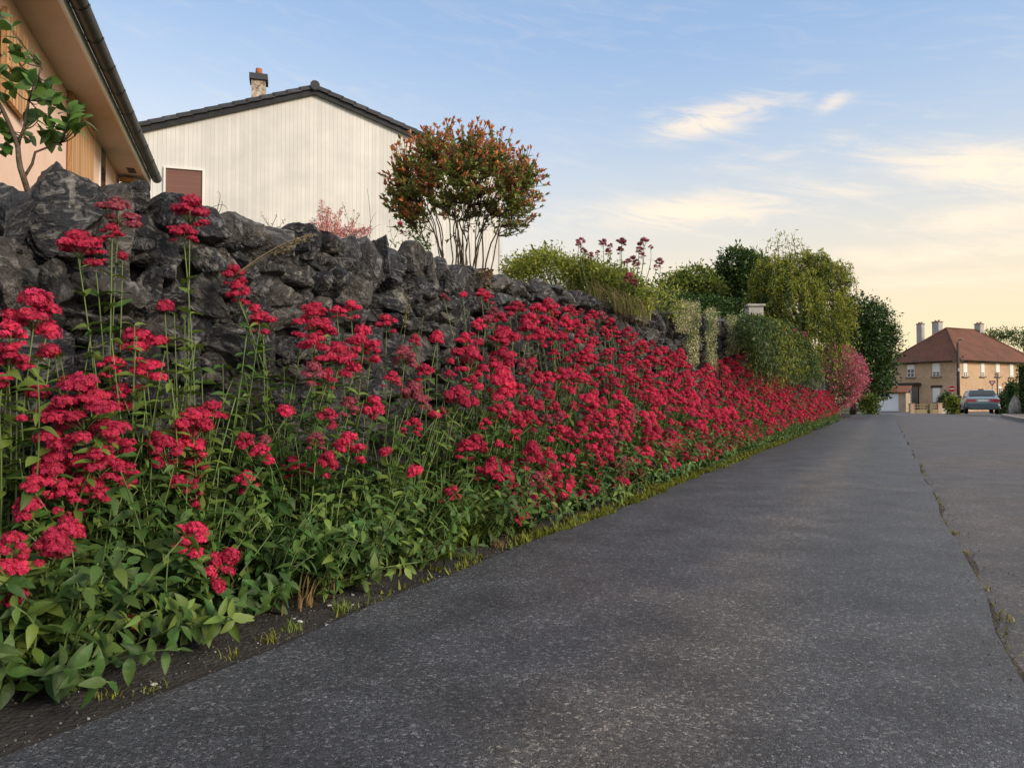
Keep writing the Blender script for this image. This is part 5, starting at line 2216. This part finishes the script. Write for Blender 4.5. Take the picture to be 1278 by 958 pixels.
def garage():
    C = at(1105.5, 511, 88.0)
    g = np.array([C[0], C[1], 0])
    v = norm(np.array([C[0], C[1], 0]))
    x = norm(np.array([v[1], -v[0], 0]) - v * .12)
    y = np.array([-x[1], x[0], 0])
    sc = 88 / F
    zt = at(1105, 491, 88)[2]
    root = empty('garage', g + UP * HZ, 'low garage with white door and orange tiled roof left of the ochre house', 'garage')
    off = tuple(-(g + UP * HZ))
    hw = 1.38
    w = MB()
    w.obox(g, x, y, UP, -hw - .35, -hw, 0, 5, HZ - .2, zt + .08)
    w.obox(g, x, y, UP, hw, hw + .75, 0, 5, HZ - .2, zt + .08)
    w.obox(g, x, y, UP, -hw, hw, .002, 5, zt, zt + .079)
    w.obox(g, x, y, UP, -hw, hw, 4.8, 5, HZ - .2, zt - .002)
    w.build('wall', M['garage_wall'], root).location = off
    d = MB()
    d.obox(g, x, y, UP, -hw + .004, hw - .004, .08, .14, HZ - .02, zt - .004)
    for k in range(4):
        d.obox(g, x, y, UP, -hw + .06 + k * .68, -hw + .64 + k * .68, .06, .078, HZ + .1, zt - .12)
    d.build('garage_door', mat('garage_door_white', (.70, .72, .76), .5, .4), root).location = off
    r = MB()
    sl = norm(y + UP * .16)
    nn = np.cross(x, sl)
    for k in range(12):
        r.obox(g + UP * (zt + .12) - y * .25 + sl * k * .44, x, norm(sl - nn * .06), nn, -hw - .5, hw + .95, 0, .47, 0, .07)
    r.obox(g + UP * (zt + .10), x, sl, nn, -hw - .45, hw + .9, -.25, 5, -.02, .02)
    r.build('roof', mat('orange_tile', (.27, .12, .07), .85, .2, noise=(6, (.26, .10, .06), .45, .65)), root).location = off


garage()


def front_fence():
    b0 = at(1136, 514, 66)
    root = empty('front_wall', (b0[0], b0[1], HZ), 'low garden wall with pinkish pillars and yellow rails before the ochre house', 'wall')
    off = np.array([b0[0], b0[1], HZ])

    def G(px):
        p = at(px, 500, 66 + (px - 1136) * .03)
        return np.array([p[0], p[1], 0])
    zg = at(1150, 514.3, 66)[2]
    for (px, w, py) in ((1137.5, .17, 504), (1172, .18, 503.5), (1188, .15, 505)):
        q = MB()
        p = G(px)
        z1 = at(px, py, p[1])[2]
        q.box(p[0] - w, p[0] + w, p[1] - w, p[1] + w, zg - .4, z1)
        q.box(p[0] - w - .04, p[0] + w + .04, p[1] - w - .04, p[1] + w + .04, z1 + .002, z1 + .06)
        q.build('pillar', mat('pink_pillar', (.50, .34, .25), .85, .2), root).location = tuple(-off)
    for (x0, x1, pt) in ((1140, 1170, 511), (1174.5, 1187, 509.5)):
        p, q_ = G(x0), G(x1)
        e = norm(q_ - p)
        L = float(np.linalg.norm(q_ - p))
        lowz = at((x0 + x1) / 2, pt, 66.5)[2]
        q = MB()
        q.obox(p, e, np.array([-e[1], e[0], 0]), UP, 0, L, -.1, .1, zg - .4, lowz)
        q.build('low_wall', M['concrete'] if x0 > 1170 else M['fence_yellow'], root).location = tuple(-off)
        q = MB()
        for zz in (.18, .42):
            q.obox(p, e, np.array([-e[1], e[0], 0]), UP, 0, L, -.03, .03, lowz + zz, lowz + zz + .06)
        for k in np.arange(.15, L, .32):
            q.obox(p, e, np.array([-e[1], e[0], 0]), UP, k, k + .05, -.02, .02, lowz + .002, lowz + .44)
        q.build('railing', M['fence_yellow'] if x0 < 1170 else M['wood_dark'], root).location = tuple(-off)
    q = MB()
    p = G(1159.5)
    q.box(p[0] - .12, p[0] + .12, p[1] - .32, p[1] - .14, zg - .4, at(1159, 504, 66)[2])
    q.build('gate_post', M['fence_yellow'], root).location = tuple(-off)


front_fence()


# ------------------------------------------------------------------ street furniture
def utility_pole():
    Y = 64.0
    b = at(1196.5, 510, Y)
    z0 = drop(st_of(b)[0]) - .1
    root = empty('utility_pole', (b[0], b[1], z0), 'tall dark timber pole with lamp head in front of the house corner', 'pole')
    zt = at(1196, 428, Y)[2] - z0
    p = MB()
    p.tube([(0, 0, 0), (0, 0, zt * .5), (0, 0, zt)], [.15, .13, .10], 8)
    p.build('pole_shaft', M['pole'], root)
    l = MB()
    l.tube([(0, 0, zt - .1), (-.1, -.2, zt + .15), (-.16, -.5, zt + .28)], .035, 6)
    l.build('lamp_arm', M['metal_grey'], root)
    l = MB()
    v, f = ICO[2]
    l.add(v * np.array([.13, .30, .09]) + np.array([-.18, -.65, zt + .26]), f, 0, True)
    l.build('lamp_head', mat('lamp_glass', (.22, .20, .18), .3, .5), root)
    l = MB()
    for zz in (zt * .79, zt * .74):
        l.box(-.5, .5, -.03, .03, zz, zz + .07)
    for x in (-.42, .42, -.2):
        l.tube([(x, 0, zt * .79 + .07), (x, 0, zt * .79 + .22)], .04, 6)
    l.build('crossarm', M['pole'], root)
    l = MB()
    l.box(-.11, .11, -.2, -.12, zt * .6, zt * .6 + .28)
    l.build('junction_box', M['concrete'], root)


utility_pole()


def sign_entry():
    Y = 62.0
    c = at(1188.3, 485, Y)
    z0 = drop(st_of(c)[0]) - .1
    root = empty('no_entry_sign', (c[0], c[1], z0), 'round red no entry sign with white bar beside the tall dark pole', 'sign')
    v = norm(np.array([c[0], c[1], 0]))
    x = np.array([v[1], -v[0], 0])
    h = c[2] - z0
    r = 3.5 * Y / F / math.cos(math.radians(30))

    def disc(rad, y0, y1, n=28):
        mb = MB()
        an = np.arange(n) * 2 * math.pi / n
        p = [x * math.cos(q) * rad + UP * (math.sin(q) * rad + h) for q in an]
        vv = [q + v * y0 for q in p] + [q + v * y1 for q in p]
        mb.add(vv, [list(range(n)), list(range(2 * n - 1, n - 1, -1))] + [[i, (i + 1) % n, n + (i + 1) % n, n + i] for i in range(n)])
        return mb
    disc(r * 1.08, -.02, .02).build('sign_rim', M['sign_white'], root)
    disc(r, -.032, -.022).build('sign_face', M['sign_red'], root)
    q = MB()
    q.obox(np.array([0, 0, h]), x, v, UP, -r * .72, r * .72, -.042, -.034, -r * .17, r * .17)
    q.build('white_bar', M['sign_white'], root)
    q = MB()
    q.tube([v * .06, v * .06 + UP * (h + r)], .035, 8)
    q.build('sign_post', M['metal_grey'], root)


sign_entry()


def sign_yield():
    Y = 60.0
    c = at(1238.3, 477.5, Y)
    z0 = drop(st_of(c)[0]) - .1
    root = empty('yield_sign', (c[0], c[1], z0), 'small red rimmed triangular sign seen above the car roof', 'sign')
    v = norm(np.array([c[0], c[1], 0]))
    x = np.array([v[1], -v[0], 0])
    h = c[2] - z0
    r = 3.0 * Y / F / .86

    def tri(k, y0, y1):
        mb = MB()
        p = []
        for cx, cz, a0 in ((-1, .62, 90), (0, -1.05, 210), (1, .62, 330)):
            for q in range(7):
                an = math.radians(a0 + q * 20)
                p.append(x * (cx * .72 * r + math.cos(an) * .28 * r) * k + UP * ((cz * .72 * r + math.sin(an) * .28 * r) * k + h))
        n = len(p)
        mb.add([q + v * y0 for q in p] + [q + v * y1 for q in p], [list(range(n)), list(range(2 * n - 1, n - 1, -1))] + [[i, (i + 1) % n, n + (i + 1) % n, n + i] for i in range(n)])
        return mb
    tri(1.0, -.02, .02).build('sign_rim', M['sign_red'], root)
    tri(.56, -.03, -.022).build('sign_face', M['sign_white'], root)
    q = MB()
    q.tube([v * .06, v * .06 + UP * (h + r * .5)], .035, 8)
    q.build('sign_post', M['metal_grey'], root)
    Y2 = 61
    c = at(1244.6, 470, Y2)
    z0 = drop(st_of(c)[0]) - .1
    r2 = empty('thin_post', (c[0], c[1], z0), 'thin rusty brown post with a small bracket behind the parked car', 'post')
    q = MB()
    zt = at(1244.6, 466, Y2)[2] - z0
    q.tube([(0, 0, 0), (0, 0, zt)], .05, 8)
    q.build('post_shaft', M['pole'], r2)
    q = MB()
    q.box(-.16, .06, -.05, .05, zt - .18, zt + .06)
    q.build('bracket', M['pot'], r2)


sign_yield()


# ------------------------------------------------------------------ greenery round the far house
def bush(label, px, py, rx, ry, Y, n, leaf, mats, fn=None, name='bush', cat='bush', parts=3):
    c = at(px, py, Y)
    s_, _ = st_of(c)
    b = np.array([c[0], c[1], drop(s_) - .1])
    sc = Y / F
    cl = [((c - b) + np.array([R.uniform(-.5, .5) * rx * sc, R.uniform(-.3, .3) * rx * sc, R.uniform(-.4, .3) * ry * sc]), np.array([rx, rx, ry]) * sc * R.uniform(.6, .8)) for _ in range(parts)]
    cl.append(((c - b) * np.array([1, 1, .45]), np.array([rx * sc * .9, rx * sc * .9, (c - b)[2] * .55])))
    return tree(name, label, cat, b, cl, n, leaf, mats, .05, mat_fn=fn, twig=leaf * .8, fill=.6)


bush('bright green trimmed bush between the no entry sign and the parked car', 1190, 500, 7.5, 9, 56, 3000, .17, [M['willow'], M['hedge']], lambda p: (R.random(len(p)) < .4).astype(int))
bush('dark green bush left of the no entry sign before the ochre house', 1185, 497, 5, 7, 70, 2000, .2, [M['hedge']])
bush('dark purplish low shrub before the shuttered door of the ochre house', 1177, 501, 6, 6, 74, 1600, .2, [mat('purple_leaf', (.055, .025, .025), .6, island=.4), M['tree_dark']], lambda p: (R.random(len(p)) < .3).astype(int))
bush('dark green bush right behind the parked car', 1256, 500, 9, 10, 58, 2600, .2, [M['hedge'], M['tree_dark']], lambda p: (R.random(len(p)) < .4).astype(int))
bush('small dark leafy shrub left of the tall clipped hedge at the right edge', 1263, 482, 4.5, 9, 44, 1800, .16, [M['hedge'], M['tree_dark']], lambda p: (R.random(len(p)) < .5).astype(int))
bush('small red leaved plant at the left corner of the garage', 1085, 500, 3.5, 8, 66, 1000, .16, [mat('red_leaf', (.30, .05, .03), .6, island=.3)])
bush('low green growth at the end of the path verge under the dark tree', 1084, 500, 10, 6, 42, 2600, .15, [M['grass'], M['tree_mid']], lambda p: (R.random(len(p)) < .5).astype(int))
for (px, py, rx, ry, lab) in ((1246, 419, 16, 7, 'loose distant tree showing above the right side of the red roof'), (1277, 424, 14, 12, 'distant tree at the right edge behind the red roof')):
    Y = 130
    c = at(px, py, Y)
    b = np.array([c[0], c[1], -.6])
    sc = Y / F
    tree('distant_tree', lab, 'tree', b, [((c - b) + np.array([q * rx * sc * .6, 0, R.uniform(-.3, .3) * ry * sc]), np.array([rx * .5, rx * .5, ry * .8]) * sc) for q in (-1, 0, 1)], 1100, .40, [M['tree_mid']], .25, twig=.45)
p0, p1 = at(1268, 510, 38), at(1300, 510, 36)
e = norm(np.array([p1[0] - p0[0], p1[1] - p0[1], 0]))
mesh_hedge('tall_hedge', 'tall bright clipped hedge cut off by the right edge of the view', np.array([p0[0], p0[1], 0]), e, np.array([-e[1], e[0], 0]), 5.0, 1.4, -.1, at(1270, 455, 38)[2], 12000, .12, 'tree_mid')


def boulder():
    p = at(1267, 516, 37.0)
    mb = MB()
    v, f = ICO[4]
    k = 1.15 - .75 * (v[:, 2] + 1) / 2
    w = v * np.stack([k, k, np.ones(len(v))], -1) * np.array([.31, .28, .52])
    an = np.arctan2(v[:, 1], v[:, 0])
    w *= (1 + .06 * np.sin(an * 7 + v[:, 2] * 2))[:, None] * (1 + lump(v, .13, 3) + lump(v, .05, 8))[:, None]
    mb.add(w, f, 0, True)
    o = mb.build('pale_boulder', mat('pale_rock', (.33, .31, .27), .9, .2, noise=[(5, (.20, .19, .165), .42, .6), (20, (.42, .40, .36), .55, .7)], bump=(25, .6)))
    o.location = (p[0], p[1], .46)
    tag(o, 'pale upright furrowed boulder at the foot of the tall right hedge', 'boulder')


boulder()


# ------------------------------------------------------------------ parked car
def car():
    c = at(1227, 516, 42.6)
    hd = DS * 1.0
    # body coordinates: x forward, y left, z up; rear bumper at x = 0
    fw = norm(hd)
    lf = np.array([-fw[1], fw[0], 0])
    o = np.array([c[0], c[1], -.045])
    root = empty('parked_car', o, 'silver blue saloon car with dark lower bumper parked by the right kerb', 'car')
    root.rotation_euler = (0, 0, math.atan2(fw[1], fw[0]))

    def loft(secs, m, name, parent=root, ring=None):
        """secs: (x, [(y, z) half ring from bottom centre to top centre])"""
        mb = MB()
        V = []
        n = None
        for x, half in secs:
            full = [(x, y, z) for y, z in half] + [(x, -y, z) for y, z in half[::-1]]
            n = len(full)
            V += full
        f = []
        for i in range(len(secs) - 1):
            for j in range(n):
                k = (j + 1) % n
                f.append((i * n + j, i * n + k, (i + 1) * n + k, (i + 1) * n + j))
        mb.add(V, np.array(f), 0, True)
        mb.add(V[:n], [list(range(n))], 0)
        mb.add(V[-n:], [list(range(n))[::-1]], 0)
        return mb

    def sec(w, zb, zt, tuck=.92, top=.90):
        return [(w * .80 * tuck, zb), (w * .94, zb + .06), (w, zb + (zt - zb) * .35), (w, zb + (zt - zb) * .68), (w * .975, zt - .07), (w * top, zt - .015), (w * .6, zt)]
    W = .86
    upper = [(.0, sec(W * .90, .56, .90)), (.05, sec(W * .95, .54, .955)), (.22, sec(W * .985, .50, .975)), (.75, sec(W, .40, .985)), (1.3, sec(W, .32, .96)), (2.6, sec(W, .32, .94)),
             (3.2, sec(W, .34, .92)), (3.9, sec(W * .97, .42, .84)), (4.3, sec(W * .90, .48, .72)), (4.42, sec(W * .80, .5, .64))]
    body = loft(upper, None, 'body')

    def csec(w, zb, zt, wt):
        return [(w, zb), (w * .985, zb + (zt - zb) * .3), (w * .5 + wt * .5, zb + (zt - zb) * .66), (wt, zt - .05), (wt * .9, zt - .012), (wt * .5, zt)]
    cab = [(.18, csec(.78, .95, .985, .76)), (.42, csec(.79, .95, 1.16, .70)), (.74, csec(.79, .95, 1.36, .63)), (1.05, csec(.79, .94, 1.415, .62)), (1.9, csec(.79, .93, 1.42, .62)),
           (2.45, csec(.79, .93, 1.36, .61)), (3.1, csec(.79, .92, 1.00, .72)), (3.2, csec(.78, .91, .93, .74))]
    cb = loft(cab, None, 'cabin')
    body.v += cb.v
    body.f += [(a + body.n, m_, s_) for a, m_, s_ in cb.f]
    body.n += cb.n
    body.build('body', M['car_silver'], root)
    lower = [(-.10, sec(W * .86, .30, .60)), (-.06, sec(W * .95, .26, .64)), (.10, sec(W * 1.005, .25, .63)), (.42, sec(W * 1.012, .26, .56))]
    loft(lower, None, 'bumper').build('rear_bumper', M['car_lower'], root)
    sk = MB()
    for sg in (-1, 1):
        sk.box(1.3, 2.9, sg * W * .99 - .02, sg * W * .99 + .02, .24, .40)
    sk.build('sill', M['car_lower'], root)
    fb = loft([(4.05, sec(W * 1.0, .26, .55)), (4.38, sec(W * .93, .26, .56)), (4.5, sec(W * .8, .30, .54))], None, 'bumper')
    fb.build('front_bumper', M['car_lower'], root)
    # rear window
    g = MB()
    g.add([(.405, .66, 1.165), (.405, -.66, 1.165), (.685, -.585, 1.352), (.685, .585, 1.352), (.27, .69, 1.06), (.27, -.69, 1.06)], [[0, 1, 2, 3], [4, 5, 1, 0]], 0)
    g.v[0] = g.v[0] + np.array([-.03, 0, .018])
    g.build('rear_window', mat('car_glass', (.03, .045, .055), .1, .45), root)
    for sg in (-1, 1):
        for (x0, x1, x2, x3) in ((.95, 1.62, 1.62, .98), (1.72, 2.75, 2.4, 1.72)):
            s_ = MB()
            s_.add([(x0, sg * .80, 1.0), (x1, sg * .80, 1.0), (x2, sg * .665, 1.335), (x3, sg * .665, 1.335)], [[0, 1, 2, 3]])
            s_.build('side_window', M['dark_glass'], root)
        t_ = MB()
        t_.box(-.035, .09, sg * .60 - .24, sg * .60 + .235, .70, .86)
        t_.build('tail_lamp', M['tail'], root)
        m_ = MB()
        v, f = ICO[2]
        m_.add(v * np.array([.07, .12, .08]) + np.array([2.5, sg * .96, 1.02]), f, 0, True)
        m_.build('wing_mirror', M['car_lower'], root)
    p = MB()
    p.box(-.03, -.012, -.26, .26, .73, .83)
    p.build('number_plate', M['white_paint'], root)
    ga = MB()
    ga.box(-.015, -.004, -.355, .355, .67, .88)
    ga.build('boot_panel', M['car_silver'], root)
    an = MB()
    an.box(.95, 1.10, -.14, .14, 1.42, 1.46)
    an.build('roof_aerial', M['rubber'], root)
    ex = MB()
    ex.tube([(-.14, .42, .27), (.1, .42, .27)], .03, 8)
    ex.build('exhaust', M['metal_grey'], root)
    for x in (.85, 3.5):
        for sg in (-1, 1):
            w = MB()
            prof = [(.0, .20), (.0, .28), (.03, .305), (.15, .305), (.185, .28), (.185, .20)]
            an = np.arange(24) * 2 * math.pi / 24
            V = [(math.cos(q) * r, y, math.sin(q) * r) for q in an for y, r in prof]
            k = len(prof)
            w.add(V, np.array([(i * k + j, i * k + (j + 1) % k, ((i + 1) % 24) * k + (j + 1) % k, ((i + 1) % 24) * k + j) for i in range(24) for j in range(k)]), 0, True)
            wo = w.build('wheel', M['rubber'], root)
            wo.location = (x, sg * .80 - (.185 if sg > 0 else 0) + (.06 if sg > 0 else -.06), .305)
            h = MB()
            V = [(math.cos(q) * .205, y, math.sin(q) * .205) for y in (.02, .165) for q in an]
            h.add(V, [list(range(24)), list(range(47, 23, -1))] + [[i, (i + 1) % 24, 24 + (i + 1) % 24, 24 + i] for i in range(24)])
            h.build('rim', M['rim'], wo)


car()
